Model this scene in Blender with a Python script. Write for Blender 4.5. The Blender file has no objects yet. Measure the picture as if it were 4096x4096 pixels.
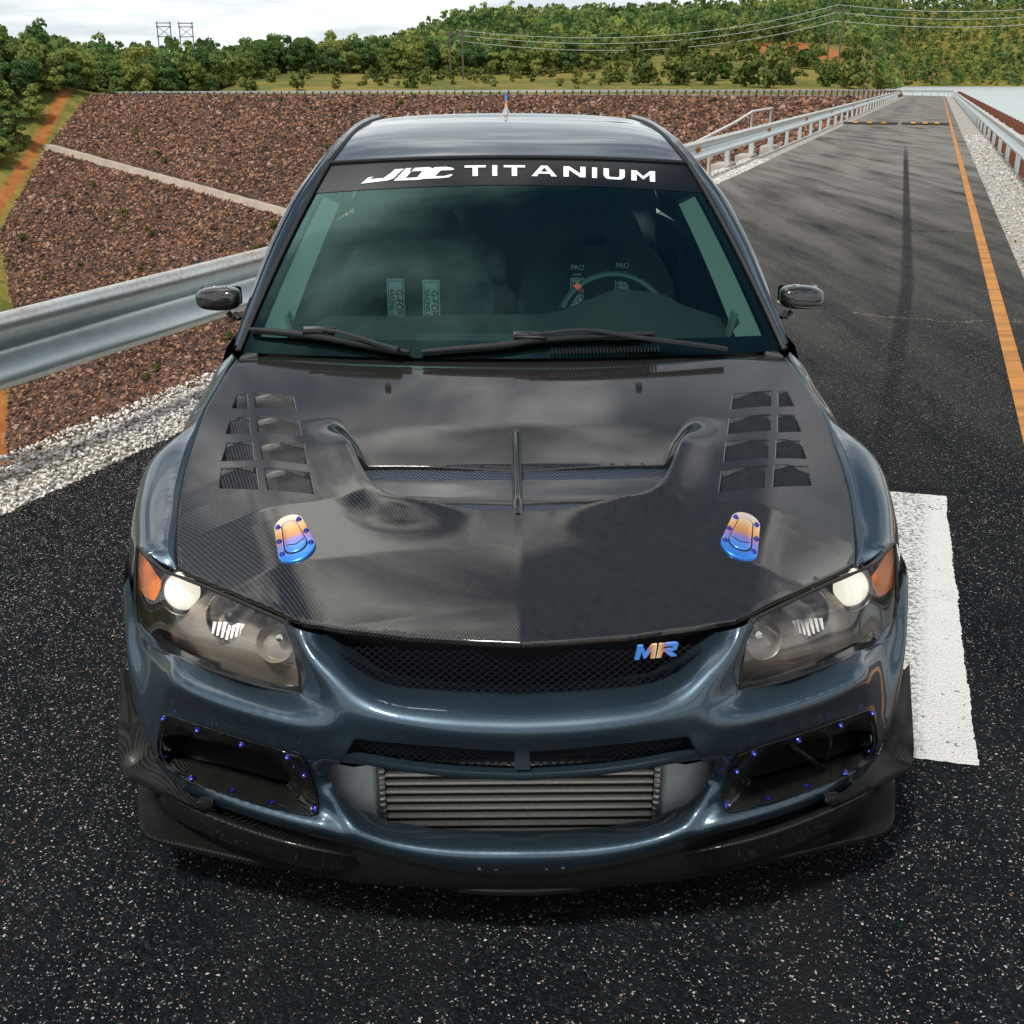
import bpy, bmesh, math, random
import numpy as np
from mathutils import Vector, Matrix
from mathutils.geometry import delaunay_2d_cdt
random.seed(7); RNG=np.random.default_rng(11)
R=math.radians
S=bpy.context.scene
COL=S.collection
# ------------------------------------------------------------------ camera
cam_d=bpy.data.cameras.new('camera'); cam=bpy.data.objects.new('camera',cam_d); COL.objects.link(cam)
cam_d.sensor_width=36; cam_d.lens=40.06; cam_d.clip_end=6000; cam_d.clip_start=.05
cam.location=(0,0,1.571); cam.rotation_euler=(R(90-20.714),0,0)
S.camera=cam
# ------------------------------------------------------------------ sky and sun
SUN_DIR=Vector((-.25,-.42,.87)).normalized()
SUN_EL=math.asin(SUN_DIR.z); SUN_AZ=math.atan2(SUN_DIR.x,SUN_DIR.y)
W=bpy.data.worlds.new('World'); S.world=W; W.use_nodes=True
nt=W.node_tree; nt.nodes.clear()
def wn(t,**k):
    n=nt.nodes.new(t)
    for a,b in k.items(): setattr(n,a,b)
    return n
L=nt.links.new
sky=wn('ShaderNodeTexSky',sky_type='NISHITA',sun_disc=False,sun_elevation=SUN_EL,sun_rotation=SUN_AZ%(2*math.pi),air_density=1.0,dust_density=1.5)
bg1=wn('ShaderNodeBackground'); bg1.inputs[1].default_value=.06; L(sky.outputs[0],bg1.inputs[0])
tc=wn('ShaderNodeTexCoord'); sp=wn('ShaderNodeSeparateXYZ'); L(tc.outputs['Generated'],sp.inputs[0])
ab=wn('ShaderNodeMath',operation='MAXIMUM'); ab.inputs[1].default_value=0.0; L(sp.outputs[2],ab.inputs[0])
ad=wn('ShaderNodeMath',operation='ADD'); ad.inputs[1].default_value=.16; L(ab.outputs[0],ad.inputs[0])
dv=wn('ShaderNodeVectorMath',operation='DIVIDE'); L(tc.outputs['Generated'],dv.inputs[0]); L(ad.outputs[0],dv.inputs[1])
SKY_OFF=(45.2,63.9,0.0)
mo=wn('ShaderNodeVectorMath',operation='ADD'); mo.inputs[1].default_value=SKY_OFF; L(dv.outputs[0],mo.inputs[0])
n1=wn('ShaderNodeTexNoise'); n1.inputs['Scale'].default_value=1.9; n1.inputs['Detail'].default_value=7; n1.inputs['Roughness'].default_value=.52; n1.inputs['Distortion'].default_value=.35; L(mo.outputs[0],n1.inputs['Vector'])
cr=wn('ShaderNodeValToRGB'); cr.color_ramp.elements[0].position=.45; cr.color_ramp.elements[1].position=.61; L(n1.outputs[0],cr.inputs[0])
hz=wn('ShaderNodeMapRange'); hz.inputs[1].default_value=.20; hz.inputs[2].default_value=.68; hz.inputs[3].default_value=1; hz.inputs[4].default_value=0; L(sp.outputs[2],hz.inputs[0])
mx=wn('ShaderNodeMath',operation='MAXIMUM'); L(cr.outputs[0],mx.inputs[0]); L(hz.outputs[0],mx.inputs[1])
n2=wn('ShaderNodeTexNoise'); n2.inputs['Scale'].default_value=2.1; n2.inputs['Detail'].default_value=6; L(mo.outputs[0],n2.inputs['Vector'])
c2=wn('ShaderNodeValToRGB'); c2.color_ramp.elements[0].position=.38; c2.color_ramp.elements[0].color=(.13,.15,.17,1); c2.color_ramp.elements[1].position=.62; c2.color_ramp.elements[1].color=(1.75,1.70,1.60,1); L(n2.outputs[0],c2.inputs[0])
hf=wn('ShaderNodeMath',operation='MULTIPLY'); hf.inputs[1].default_value=.82; L(hz.outputs[0],hf.inputs[0])
hm=wn('ShaderNodeMixRGB'); hm.inputs[2].default_value=(.70,.76,.79,1); L(hf.outputs[0],hm.inputs[0]); L(c2.outputs[0],hm.inputs[1])
bg2=wn('ShaderNodeBackground'); bg2.inputs[1].default_value=.95; L(hm.outputs[0],bg2.inputs[0])
ms=wn('ShaderNodeMixShader'); L(mx.outputs[0],ms.inputs[0]); L(bg1.outputs[0],ms.inputs[1]); L(bg2.outputs[0],ms.inputs[2])
wo=wn('ShaderNodeOutputWorld'); L(ms.outputs[0],wo.inputs[0])
sd=bpy.data.lights.new('sun','SUN'); sd.energy=2.4; sd.angle=R(8); sd.color=(1,.95,.86)
sun=bpy.data.objects.new('sun',sd); COL.objects.link(sun); sun.rotation_euler=SUN_DIR.to_track_quat('Z','Y').to_euler()
S.view_settings.view_transform='Standard'; S.view_settings.look='None'; S.view_settings.gamma=1; S.view_settings.use_curve_mapping=False
S.view_settings.exposure=0.42
S.render.engine='CYCLES'; S.cycles.use_denoising=True; S.cycles.max_bounces=10; S.cycles.transparent_max_bounces=16; S.cycles.caustics_reflective=False; S.cycles.caustics_refractive=False
# ------------------------------------------------------------------ helpers
def mat_new(name):
    m=bpy.data.materials.new(name); m.use_nodes=True; t=m.node_tree; t.nodes.clear()
    o=t.nodes.new('ShaderNodeOutputMaterial'); b=t.nodes.new('ShaderNodeBsdfPrincipled'); t.links.new(b.outputs[0],o.inputs[0])
    return m,t,b,o
def ND(t,ty,ins=None,**k):
    n=t.nodes.new(ty)
    for a,b in k.items(): setattr(n,a,b)
    for a,b in (ins or {}).items():
        if isinstance(b,bpy.types.NodeSocket): t.links.new(b,n.inputs[a])
        else: n.inputs[a].default_value=b
    return n
def MA(t,op,a,b=0.0,c=0.0,clamp=False):
    n=ND(t,'ShaderNodeMath',{0:a,1:b,2:c},operation=op); n.use_clamp=clamp; return n.outputs[0]
def RAMP(t,f,stops):
    n=ND(t,'ShaderNodeValToRGB',{0:f}); e=n.color_ramp.elements; e.remove(e[1]); k4=lambda c:(c,c,c,1) if isinstance(c,(int,float)) else (*c,1)
    e[0].position=stops[0][0]; e[0].color=k4(stops[0][1])
    for p,c in stops[1:]: x=e.new(p); x.color=k4(c)
    return n.outputs[0]
def MIX(t,f,a,b,mode='MIX'):
    def c(v): return v if isinstance(v,bpy.types.NodeSocket) else (*v,1)
    return ND(t,'ShaderNodeMixRGB',{0:f,1:c(a),2:c(b)},blend_type=mode).outputs[0]
def NOISE(t,vec,scale,detail=4,rough=.5,dist=0): return ND(t,'ShaderNodeTexNoise',{'Vector':vec,'Scale':scale,'Detail':detail,'Roughness':rough,'Distortion':dist}).outputs[0]
def OBJ(t): return t.nodes.new('ShaderNodeTexCoord').outputs['Object']
def GEO(t): return t.nodes.new('ShaderNodeNewGeometry').outputs['Position']
def BUMP(t,h,strength,dist,b): 
    n=ND(t,'ShaderNodeBump',{'Height':h,'Strength':strength,'Distance':dist}); t.links.new(n.outputs[0],b.inputs['Normal'])
def mat(name,col,rough=.5,metal=0,coat=0,spec=.5,emit=None,es=0,noise=None,crough=.03):
    m,t,b,o=mat_new(name)
    b.inputs['Base Color'].default_value=(*col,1); b.inputs['Roughness'].default_value=rough; b.inputs['Metallic'].default_value=metal
    b.inputs['Coat Weight'].default_value=coat; b.inputs['Coat Roughness'].default_value=crough; b.inputs['Specular IOR Level'].default_value=spec
    if emit: b.inputs['Emission Color'].default_value=(*emit,1); b.inputs['Emission Strength'].default_value=es
    if noise:
        sc,amt=noise; n=NOISE(t,OBJ(t),sc,5); 
        t.links.new(MIX(t,n,tuple(c*(1-amt) for c in col),tuple(min(1,c*(1+amt)) for c in col)),b.inputs['Base Color'])
        t.links.new(MA(t,'MULTIPLY_ADD',n,.25*amt,rough-.12*amt),b.inputs['Roughness'])
    return m
def tag(o,label=None,cat=None,group=None,kind=None):
    if label: o['label']=label
    if cat: o['category']=cat
    if group: o['group']=group
    if kind: o['kind']=kind
    return o
def mesh_obj(name,v,f,m,parent=None,smooth=True,angle=None,me=None):
    if me is None:
        me=bpy.data.meshes.new(name); me.from_pydata([tuple(map(float,p)) for p in v],[],[tuple(map(int,q)) for q in f]); me.validate(); 
        if smooth: 
            me.shade_smooth()
            if angle: me.set_sharp_from_angle(angle=R(angle))
        if m: me.materials.append(m)
    o=bpy.data.objects.new(name,me); COL.objects.link(o); o.parent=parent
    return o
def empty(name,loc=(0,0,0),rz=0,parent=None):
    o=bpy.data.objects.new(name,None); COL.objects.link(o); o.location=loc; o.rotation_euler=(0,0,rz); o.empty_display_size=.1; o.parent=parent
    return o
class MB:
    """collects shapes into one mesh"""
    def __init__(s): s.v=[]; s.f=[]
    def add(s,v,f):
        k=len(s.v); s.v+= [tuple(p) for p in v]; s.f+=[tuple(i+k for i in q) for q in f]; return s
    def box(s,c,d,rot=None,bev=0):
        x,y,z=[a/2 for a in d]; vs=[]
        M=rot if rot is not None else Matrix.Identity(3)
        if bev:
            bm=bmesh.new(); bmesh.ops.create_cube(bm,size=1); bmesh.ops.scale(bm,vec=d,verts=bm.verts)
            bmesh.ops.bevel(bm,geom=bm.edges[:],offset=bev,segments=2,affect='EDGES',profile=.6)
            bm.verts.index_update(); V=[M@v.co+Vector(c) for v in bm.verts]; Fc=[[w.index for w in q.verts] for q in bm.faces]; bm.free(); return s.add(V,Fc)
        for a in(-x,x):
            for b in(-y,y):
                for e in(-z,z): vs.append(M@Vector((a,b,e))+Vector(c))
        return s.add(vs,[(0,1,3,2),(4,6,7,5),(0,4,5,1),(2,3,7,6),(0,2,6,4),(1,5,7,3)])
    def tube(s,pts,r,n=8,cap=True,flat=1,up=(0,0,1)):
        pts=[Vector(p) for p in pts]; m=len(pts); rr=[float(a) for a in r] if hasattr(r,'__len__') else [float(r)]*m; vs=[]; fs=[]
        for i,p in enumerate(pts):
            d=(pts[min(i+1,m-1)]-pts[max(i-1,0)]).normalized(); u=Vector(up)
            if abs(d.dot(u))>.95: u=Vector((1,0,0)) if abs(d.x)<.9 else Vector((0,1,0))
            a=d.cross(u).normalized(); b=a.cross(d)
            for k in range(n):
                t=2*math.pi*(k+.5)/n; vs.append(p+rr[i]*(math.cos(t)*a+flat*math.sin(t)*b))
        for i in range(m-1):
            for k in range(n): fs.append((i*n+k,i*n+(k+1)%n,(i+1)*n+(k+1)%n,(i+1)*n+k))
        if cap: fs.append(tuple(range(n))[::-1]); fs.append(tuple(range((m-1)*n,m*n)))
        return s.add(vs,fs)
    def grid(s,P,flip=False):
        """P: 2d array of points"""
        a=len(P); b=len(P[0]); vs=[p for r in P for p in r]
        fs=[(i*b+j,i*b+j+1,(i+1)*b+j+1,(i+1)*b+j) for i in range(a-1) for j in range(b-1)]
        if flip: fs=[q[::-1] for q in fs]
        return s.add(vs,fs)
    def lathe(s,prof,n=24,M=None,c=(0,0,0)):
        M=M if M is not None else Matrix.Identity(3); P=[]
        for r,z in prof: P.append([M@Vector((r*math.cos(2*math.pi*k/n),r*math.sin(2*math.pi*k/n),z))+Vector(c) for k in range(n+1)])
        return s.grid(P)
    def prism(s,poly,d):
        """poly: 3d loop, d: extrusion vector"""
        n=len(poly); d=Vector(d); vs=[Vector(p) for p in poly]+[Vector(p)+d for p in poly]
        return s.add(vs,[tuple(range(n)),tuple(range(2*n-1,n-1,-1))]+[(i,i+n,(i+1)%n+n,(i+1)%n) for i in range(n)])
    def mirror(s):
        k=len(s.v); s.f+=[tuple(i+k for i in q)[::-1] for q in s.f]; s.v+=[(-p[0],p[1],p[2]) for p in s.v]; return s
    def build(s,name,m,parent=None,smooth=True,angle=35,weld=0):
        o=mesh_obj(name,s.v,s.f,m,parent,False)
        bm=bmesh.new(); bm.from_mesh(o.data)
        if weld: bmesh.ops.remove_doubles(bm,verts=bm.verts[:],dist=weld)
        bmesh.ops.recalc_face_normals(bm,faces=bm.faces[:]); bm.to_mesh(o.data); bm.free()
        if smooth: o.data.shade_smooth(); o.data.set_sharp_from_angle(angle=R(angle))
        return o
def cubic(P,n,closed=False):
    """C2 natural cubic spline through 3d points, chord parameter"""
    P=np.array(P,float); d=np.sqrt(np.linalg.norm(np.diff(P,axis=0),axis=1))+1e-9; t=np.concatenate([[0],np.cumsum(d)]); N=len(P)
    if N==2: 
        q=np.linspace(0,1,n)[:,None]; return P[0]*(1-q)+P[1]*q
    h=np.diff(t); A=np.zeros((N,N)); b=np.zeros_like(P); A[0,0]=A[-1,-1]=1
    for i in range(1,N-1):
        A[i,i-1]=h[i-1];A[i,i]=2*(h[i-1]+h[i]);A[i,i+1]=h[i]; b[i]=6*((P[i+1]-P[i])/h[i]-(P[i]-P[i-1])/h[i-1])
    M=np.linalg.solve(A,b); x=np.linspace(0,t[-1],n); k=np.clip(np.searchsorted(t,x,side='right')-1,0,N-2); u=(x-t[k])[:,None]; w=(t[k+1]-x)[:,None]; hk=h[k][:,None]
    return M[k]*w**3/(6*hk)+M[k+1]*u**3/(6*hk)+(P[k]/hk-M[k]*hk/6)*w+(P[k+1]/hk-M[k+1]*hk/6)*u
def loft(rows,nu,nv):
    A=[cubic(r,nu) for r in rows]; A=np.array(A); return np.array([cubic(A[:,j],nv) for j in range(nu)]).transpose(1,0,2)
def inpoly(P,poly):
    P=np.asarray(P,float); poly=np.asarray(poly,float); x,y=P[:,0],P[:,1]; r=np.zeros(len(P),bool); n=len(poly)
    for i in range(n):
        a=poly[i];b=poly[(i+1)%n]
        if a[1]==b[1]: continue
        c=((a[1]>y)!=(b[1]>y)); r^=c&(x<(b[0]-a[0])*(y-a[1])/(b[1]-a[1])+a[0])
    return r
def polydist(P,poly,closed=True):
    P=np.asarray(P,float)[:,:2]; poly=np.asarray(poly,float)[:,:2]; d=np.full(len(P),1e9); n=len(poly)
    for i in range(n if closed else n-1):
        a=poly[i];b=poly[(i+1)%n]; e=b-a; l=e@e
        if l<1e-14: continue
        t=np.clip(((P-a)@e)/l,0,1); d=np.minimum(d,np.linalg.norm(P-a-t[:,None]*e,axis=1))
    return d
def dens(poly,h,closed=True):
    out=[]; n=len(poly); poly=[np.array(p,float) for p in poly]
    for i in range(n if closed else n-1):
        a=poly[i];b=poly[(i+1)%n]; k=max(1,int(round(np.linalg.norm(b-a)/h)))
        for j in range(k): out.append(a+(b-a)*j/k)
    if not closed: out.append(poly[-1])
    return np.array(out)
def rnd_poly(poly,it=2,closed=True):
    """corner cutting (repeat a point in the list to keep it sharper)"""
    P=[np.array(p,float) for p in poly]
    for _ in range(it):
        Q=[]; n=len(P)
        if not closed: Q.append(P[0])
        for i in range(n if closed else n-1):
            a=P[i];b=P[(i+1)%n]; Q+= [a*.75+b*.25,a*.25+b*.75]
        if not closed: Q.append(P[-1])
        P=Q
    return P
class RBF:
    def __init__(s,X,y,lam=1e-5):
        X=np.array(X,float); n=len(X); s.X=X
        A=s.k(X,X)+lam*np.eye(n); Pm=np.column_stack([np.ones(n),X]); K=np.block([[A,Pm],[Pm.T,np.zeros((3,3))]])
        s.w=np.linalg.lstsq(K,np.concatenate([y,[0,0,0]]),rcond=None)[0]
    @staticmethod
    def k(a,b):
        r2=((a[:,None]-b[None])**2).sum(-1); return .5*r2*np.log(r2+1e-12)
    def __call__(s,Q):
        Q=np.asarray(Q,float); out=[]
        for i in range(0,len(Q),4000):
            q=Q[i:i+4000]; out.append(s.k(q,s.X)@s.w[:-3]+np.column_stack([np.ones(len(q)),q])@s.w[-3:])
        return np.concatenate(out)
def tri_domain(outer,holes,h,lines=()):
    """constrained triangulation of a flat domain: points, triangles; boundaries exact"""
    loops=[dens(outer,h*.8)]+[dens(q,h*.8) for q in holes]; V=[];Ed=[]
    for l in loops:
        k=len(V); V+=list(l); Ed+=[(k+i,k+(i+1)%len(l)) for i in range(len(l))]
    for ln in lines:
        l=dens(ln,h*.8,False); k=len(V); V+=list(l); Ed+=[(k+i,k+i+1) for i in range(len(l)-1)]
    lo=np.min(loops[0],0);hi=np.max(loops[0],0); xs=np.arange(lo[0],hi[0],h); ys=np.arange(lo[1],hi[1],h*.866)
    g=np.array([(x+(h*.5 if j%2 else 0),y) for j,y in enumerate(ys) for x in xs])
    ok=inpoly(g,loops[0])
    for q in loops[1:]: ok&=~inpoly(g,q)
    g=g[ok]
    for q in loops: 
        g=g[polydist(g,q)>h*.5]
    for ln in lines: g=g[polydist(g,ln,False)>h*.45]
    V+=list(g)
    r=delaunay_2d_cdt([Vector((float(a[0]),float(a[1]))) for a in V],Ed,[],0,1e-7)
    P=np.array([(a.x,a.y) for a in r[0]]); T=np.array([f for f in r[2] if len(f)==3])
    c=P[T].mean(1); ok=inpoly(c,loops[0])
    for q in loops[1:]: ok&=~inpoly(c,q)
    return P,T[ok],loops
# ---- shared shape functions of the car (metres, car space: x right, y from nose to tail, z up)
PX=np.array([0,.15,.30,.42,.52,.62,.70,.76,.80,.83,.85,.862,.870,.875])
PY=np.array([0,.006,.030,.066,.112,.178,.252,.336,.420,.515,.610,.720,.84,1.0])
def plan_y(x): return np.interp(x,_pxf,_pyf)
def _smooth_curve(a,b,n=400):
    # monotone cubic through the plan points
    h=np.diff(a); dl=np.diff(b)/h; m=np.zeros(len(a)); m[1:-1]=2*dl[:-1]*dl[1:]/(dl[:-1]+dl[1:]+1e-12); m[0]=0; m[-1]=dl[-1]
    xs=np.linspace(a[0],a[-1],n); k=np.clip(np.searchsorted(a,xs)-1,0,len(a)-2); t=(xs-a[k])/h[k]
    return xs,(2*t**3-3*t**2+1)*b[k]+(t**3-2*t**2+t)*h[k]*m[k]+(-2*t**3+3*t**2)*b[k+1]+(t**3-t**2)*h[k]*m[k+1]
_pxf,_pyf=_smooth_curve(PX,PY)
HYs=np.array([-.1,.0,.07,.12,.20,.32,.50,.75,1.0,1.2,1.4]); HZs=np.array([.575,.625,.657,.679,.708,.742,.783,.834,.880,.912,.940])
_hyf,_hzf=_smooth_curve(HYs,HZs)
def hood_ridge(y): return np.interp(y,[.05,.18,.31,.46,.675,.94,1.27],[.36,.407,.449,.50,.561,.623,.69])
def hood_z(x,y):
    ax=np.abs(x); z=np.interp(y,_hyf,_hzf)
    k=np.interp(y,[.05,.2,.45,.8,1.2],[.12,.13,.115,.085,.05])
    z=z-k*ax**2
    r=hood_ridge(y); e=np.interp(y,[.05,.3,.6,1.0,1.25],[.34,.36,.30,.16,.10]); w=.018
    z=z-e*w*np.log1p(np.exp(np.clip((ax-r)/w,-40,40)))
    c=np.interp(y,[.0,.15,.32,.5],[.095,.085,.03,0]); z=z-c*np.sqrt(ax*ax+3e-6)
    return z
def ws(u,v):
    # windshield: u -1..1, v 0 bottom..1 top
    xb,xt=.715,.553
    uu=u*u
    b=np.array([xb*u,1.150+.130*uu,.925-.012*uu]); t=np.array([xt*u,1.905+.075*uu,1.352-.022*uu])
    p=b*(1-v)+t*v
    bul=.030*v*(1-v)*4*(1-.3*uu)
    return p+np.array([0,-.5*bul,.85*bul])
# ================================================================== THE PLACE
def ROADCO(t):
    """(n across, s along) road coordinates from position: the road runs at 19.3 degrees to the view"""
    g=GEO(t); u=ND(t,'ShaderNodeVectorMath',{0:g,1:(.3310,.9437,0)},operation='DOT_PRODUCT').outputs['Value']
    n=ND(t,'ShaderNodeVectorMath',{0:g,1:(.9437,-.3310,0)},operation='DOT_PRODUCT').outputs['Value']; return g,n,u
def band(t,x,c,w,soft):
    d=MA(t,'ABSOLUTE',MA(t,'SUBTRACT',x,c)); r=ND(t,'ShaderNodeMapRange',{0:d,1:w,2:w+soft,3:1.0,4:0.0}); return r.outputs[0]
def mk_asphalt():
    m,t,b,o=mat_new('asphalt'); g,n,s=ROADCO(t)
    big=NOISE(t,g,.55,3,.6); mid=NOISE(t,g,2.6,4,.6)
    warp=ND(t,'ShaderNodeVectorMath',{0:g,1:ND(t,'ShaderNodeVectorMath',{0:ND(t,'ShaderNodeTexNoise',{'Vector':g,'Scale':150.0,'Detail':2.0}).outputs['Color'],1:(.012,.012,.012)},operation='MULTIPLY').outputs[0]},operation='ADD').outputs[0]
    lft=ND(t,'ShaderNodeMapRange',{0:n,1:-.9,2:-2.9,3:0.0,4:.13}).outputs[0]      # worn edge of the lane: more bare stone
    base_t=MA(t,'SUBTRACT',MA(t,'SUBTRACT',1.055,MA(t,'MULTIPLY',MA(t,'MULTIPLY',big,mid),.50)),lft)
    chip=None; ccol=None
    for sc_,rad,bias in ((88.0,.21,0.012),(140.0,.26,-.03),(220.0,.30,-.06),(44.0,.10,.062)):
        v=ND(t,'ShaderNodeTexVoronoi',{'Vector':warp,'Scale':sc_,'Randomness':1.0}); sepc=ND(t,'ShaderNodeSeparateColor',{0:v.outputs['Color']})
        isc=MA(t,'GREATER_THAN',sepc.outputs[0],MA(t,'ADD',base_t,bias)); rr=MA(t,'MULTIPLY_ADD',sepc.outputs[1],rad,rad*.45)
        c1=MA(t,'MULTIPLY',isc,MA(t,'LESS_THAN',v.outputs['Distance'],rr)); k1=RAMP(t,sepc.outputs[2],[(0,(.22,.20,.18)),(.35,(.38,.37,.35)),(.62,(.54,.54,.53)),(.78,(.26,.19,.15)),(.90,(.34,.12,.05)),(1,(.68,.67,.65))])
        if chip is None: chip,ccol=c1,k1
        else: ccol=MIX(t,c1,ccol,k1); chip=MA(t,'MAXIMUM',chip,c1)
    v2=ND(t,'ShaderNodeTexVoronoi',{'Vector':g,'Scale':150.0}); sp2=ND(t,'ShaderNodeSeparateColor',{0:v2.outputs['Color']})
    fine=RAMP(t,sp2.outputs[0],[(0,(.0010,.0024,.0038)),(.6,(.0026,.0058,.0092)),(.9,(.0075,.0115,.0145)),(1,(.020,.025,.028))])
    tone=NOISE(t,g,.35,5,.6); basec=MIX(t,1.0,fine,RAMP(t,tone,[(.3,.75),(.7,1.3)]),'MULTIPLY')
    # grazing light painted in as a paler, streaky far road, dark tyre tracks, cracks
    graze_light=MA(t,'MULTIPLY',ND(t,'ShaderNodeMapRange',{0:s,1:4.5,2:26.0,3:0.04,4:1.2}).outputs[0],MA(t,'MULTIPLY_ADD',NOISE(t,ND(t,'ShaderNodeMapping',{0:g,2:(0,0,R(19.33)),3:(2.0,.22,1)}).outputs[0],1.1,6,.65),2.9,-.75,True))
    basec=MIX(t,MA(t,'MULTIPLY',graze_light,1.0,clamp=True),basec,(.21,.20,.185))
    wob=MA(t,'MULTIPLY_ADD',MA(t,'SINE',MA(t,'MULTIPLY',s,.17)),.10,n)
    trk=MA(t,'MULTIPLY',band(t,MA(t,'ADD',n,MA(t,'MULTIPLY_ADD',MA(t,'MAXIMUM',MA(t,'SUBTRACT',s,10.0),0.0),.0255,.05)),0.0,.032,.03),ND(t,'ShaderNodeMapRange',{0:s,1:4.0,2:30.0,3:.7,4:.95}).outputs[0])
    trk=MA(t,'MULTIPLY',trk,ND(t,'ShaderNodeMapRange',{0:s,1:26.0,2:34.0,3:1.0,4:0.0}).outputs[0])
    t2=MA(t,'MULTIPLY',band(t,wob,-2.0,.16,.3),.35)
    basec=MIX(t,MA(t,'MAXIMUM',trk,MA(t,'MULTIPLY',t2,mid)),basec,(.012,.013,.015))
    cw=MA(t,'MULTIPLY_ADD',NOISE(t,g,.9,5,.65),.9,s); 
    cr_=MA(t,'PINGPONG',MA(t,'ADD',cw,1.35),2.6); crack=ND(t,'ShaderNodeMapRange',{0:cr_,1:.008,2:.03,3:1.0,4:0.0}).outputs[0]
    crack=MA(t,'MULTIPLY',crack,MA(t,'GREATER_THAN',NOISE(t,g,.45,2),.47))
    sandy=MA(t,'MULTIPLY',MA(t,'LESS_THAN',s,13.0),MA(t,'GREATER_THAN',n,-.55)); crack=MA(t,'MULTIPLY',crack,MA(t,'SUBTRACT',1.0,MA(t,'MULTIPLY',sandy,MA(t,'LESS_THAN',NOISE(t,g,40,3,.6),.50)))); basec=MIX(t,MA(t,'MULTIPLY',crack,.85),basec,MIX(t,sandy,(.004,.004,.005),(.24,.20,.16)))
    col=MIX(t,chip,basec,ccol); t.links.new(col,b.inputs['Base Color'])
    b.inputs['Roughness'].default_value=.9; b.inputs['Specular IOR Level'].default_value=.06
    h=MA(t,'ADD',MA(t,'MULTIPLY',v2.outputs['Distance'],-1.0),MA(t,'MULTIPLY',crack,-2.0)); BUMP(t,h,.9,.006,b); return m
def mk_paint(name,c,wear,lo):
    m,t,b,o=mat_new(name); g,n,s=ROADCO(t); nz=NOISE(t,g,26,6,.7); nb=NOISE(t,g,2.3,4,.6); 
    f=ND(t,'ShaderNodeMapRange',{0:MA(t,'ADD',MA(t,'MULTIPLY',nz,.6),MA(t,'MULTIPLY',nb,.5)),1:wear,2:wear-.07,3:0.0,4:1.0}).outputs[0]
    cc=MIX(t,NOISE(t,g,5,5,.6),tuple(a*.80 for a in c),c)
    if name=='line_paint': cc=MIX(t,MA(t,'MULTIPLY',RAMP(t,NOISE(t,ND(t,'ShaderNodeMapping',{0:g,2:(0,0,R(19.33)),3:(.3,3.2,1)}).outputs[0],2.0,4,.7),[(.45,0.0),(.62,.75)]),.8),cc,(.10,.065,.03))
    t.links.new(MIX(t,f,cc,lo),b.inputs['Base Color']); b.inputs['Roughness'].default_value=.75; BUMP(t,nz,.35,.003,b); return m
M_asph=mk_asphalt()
M_yel=mk_paint('line_paint',(.56,.235,.045),.385,(.03,.028,.025))
M_wht=mk_paint('white_paint',(.74,.75,.74),.395,(.10,.10,.10))
def mk_gravel(name='gravel_bed',sc=38.0,bright=1.0):
    m,t,b,o=mat_new(name); g=GEO(t); v=ND(t,'ShaderNodeTexVoronoi',{'Vector':g,'Scale':sc}); s=ND(t,'ShaderNodeSeparateColor',{0:v.outputs['Color']})
    c=RAMP(t,s.outputs[0],[(0,(.20*bright,.18*bright,.16*bright)),(.3,(.42*bright,.40*bright,.36*bright)),(.8,(.62*bright,.60*bright,.56*bright)),(1,(.75*bright,.73*bright,.7*bright))])
    c=MIX(t,ND(t,'ShaderNodeMapRange',{0:v.outputs['Distance'],1:.35,2:.75,3:0.0,4:.85}).outputs[0],c,(.06,.05,.045))
    c=MIX(t,MA(t,'MULTIPLY',RAMP(t,NOISE(t,g,.5,4),[(.52,0.0),(.68,1.0)]),.45),c,(.30,.24,.10))
    t.links.new(c,b.inputs['Base Color']); b.inputs['Roughness'].default_value=.9; BUMP(t,v.outputs['Distance'],-.9,.02,b); return m
M_grav=mk_gravel()
def mk_stone(name,stops):
    m,t,b,o=mat_new(name); a=ND(t,'ShaderNodeAttribute',attribute_name='tint'); g=GEO(t)
    c=RAMP(t,a.outputs['Fac'],stops); c=MIX(t,1.0,c,RAMP(t,NOISE(t,g,30 if 'gravel' in name else 2.5,3),[(.3,.7),(.7,1.2)]),'MULTIPLY'); t.links.new(c,b.inputs['Base Color']); b.inputs['Roughness'].default_value=.9; b.inputs['Specular IOR Level'].default_value=.2; return m
M_gst=mk_stone('gravel_stone',[(0,(.08,.08,.078)),(.12,(.34,.33,.31)),(.40,(.66,.65,.61)),(.85,(.86,.85,.82)),(1,(.70,.58,.46))])
M_rip=mk_stone('riprap_stone',[(0,(.025,.017,.016)),(.28,(.10,.052,.037)),(.58,(.24,.118,.070)),(.85,(.37,.195,.12)),(1,(.36,.27,.22))])
_ico=None
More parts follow.
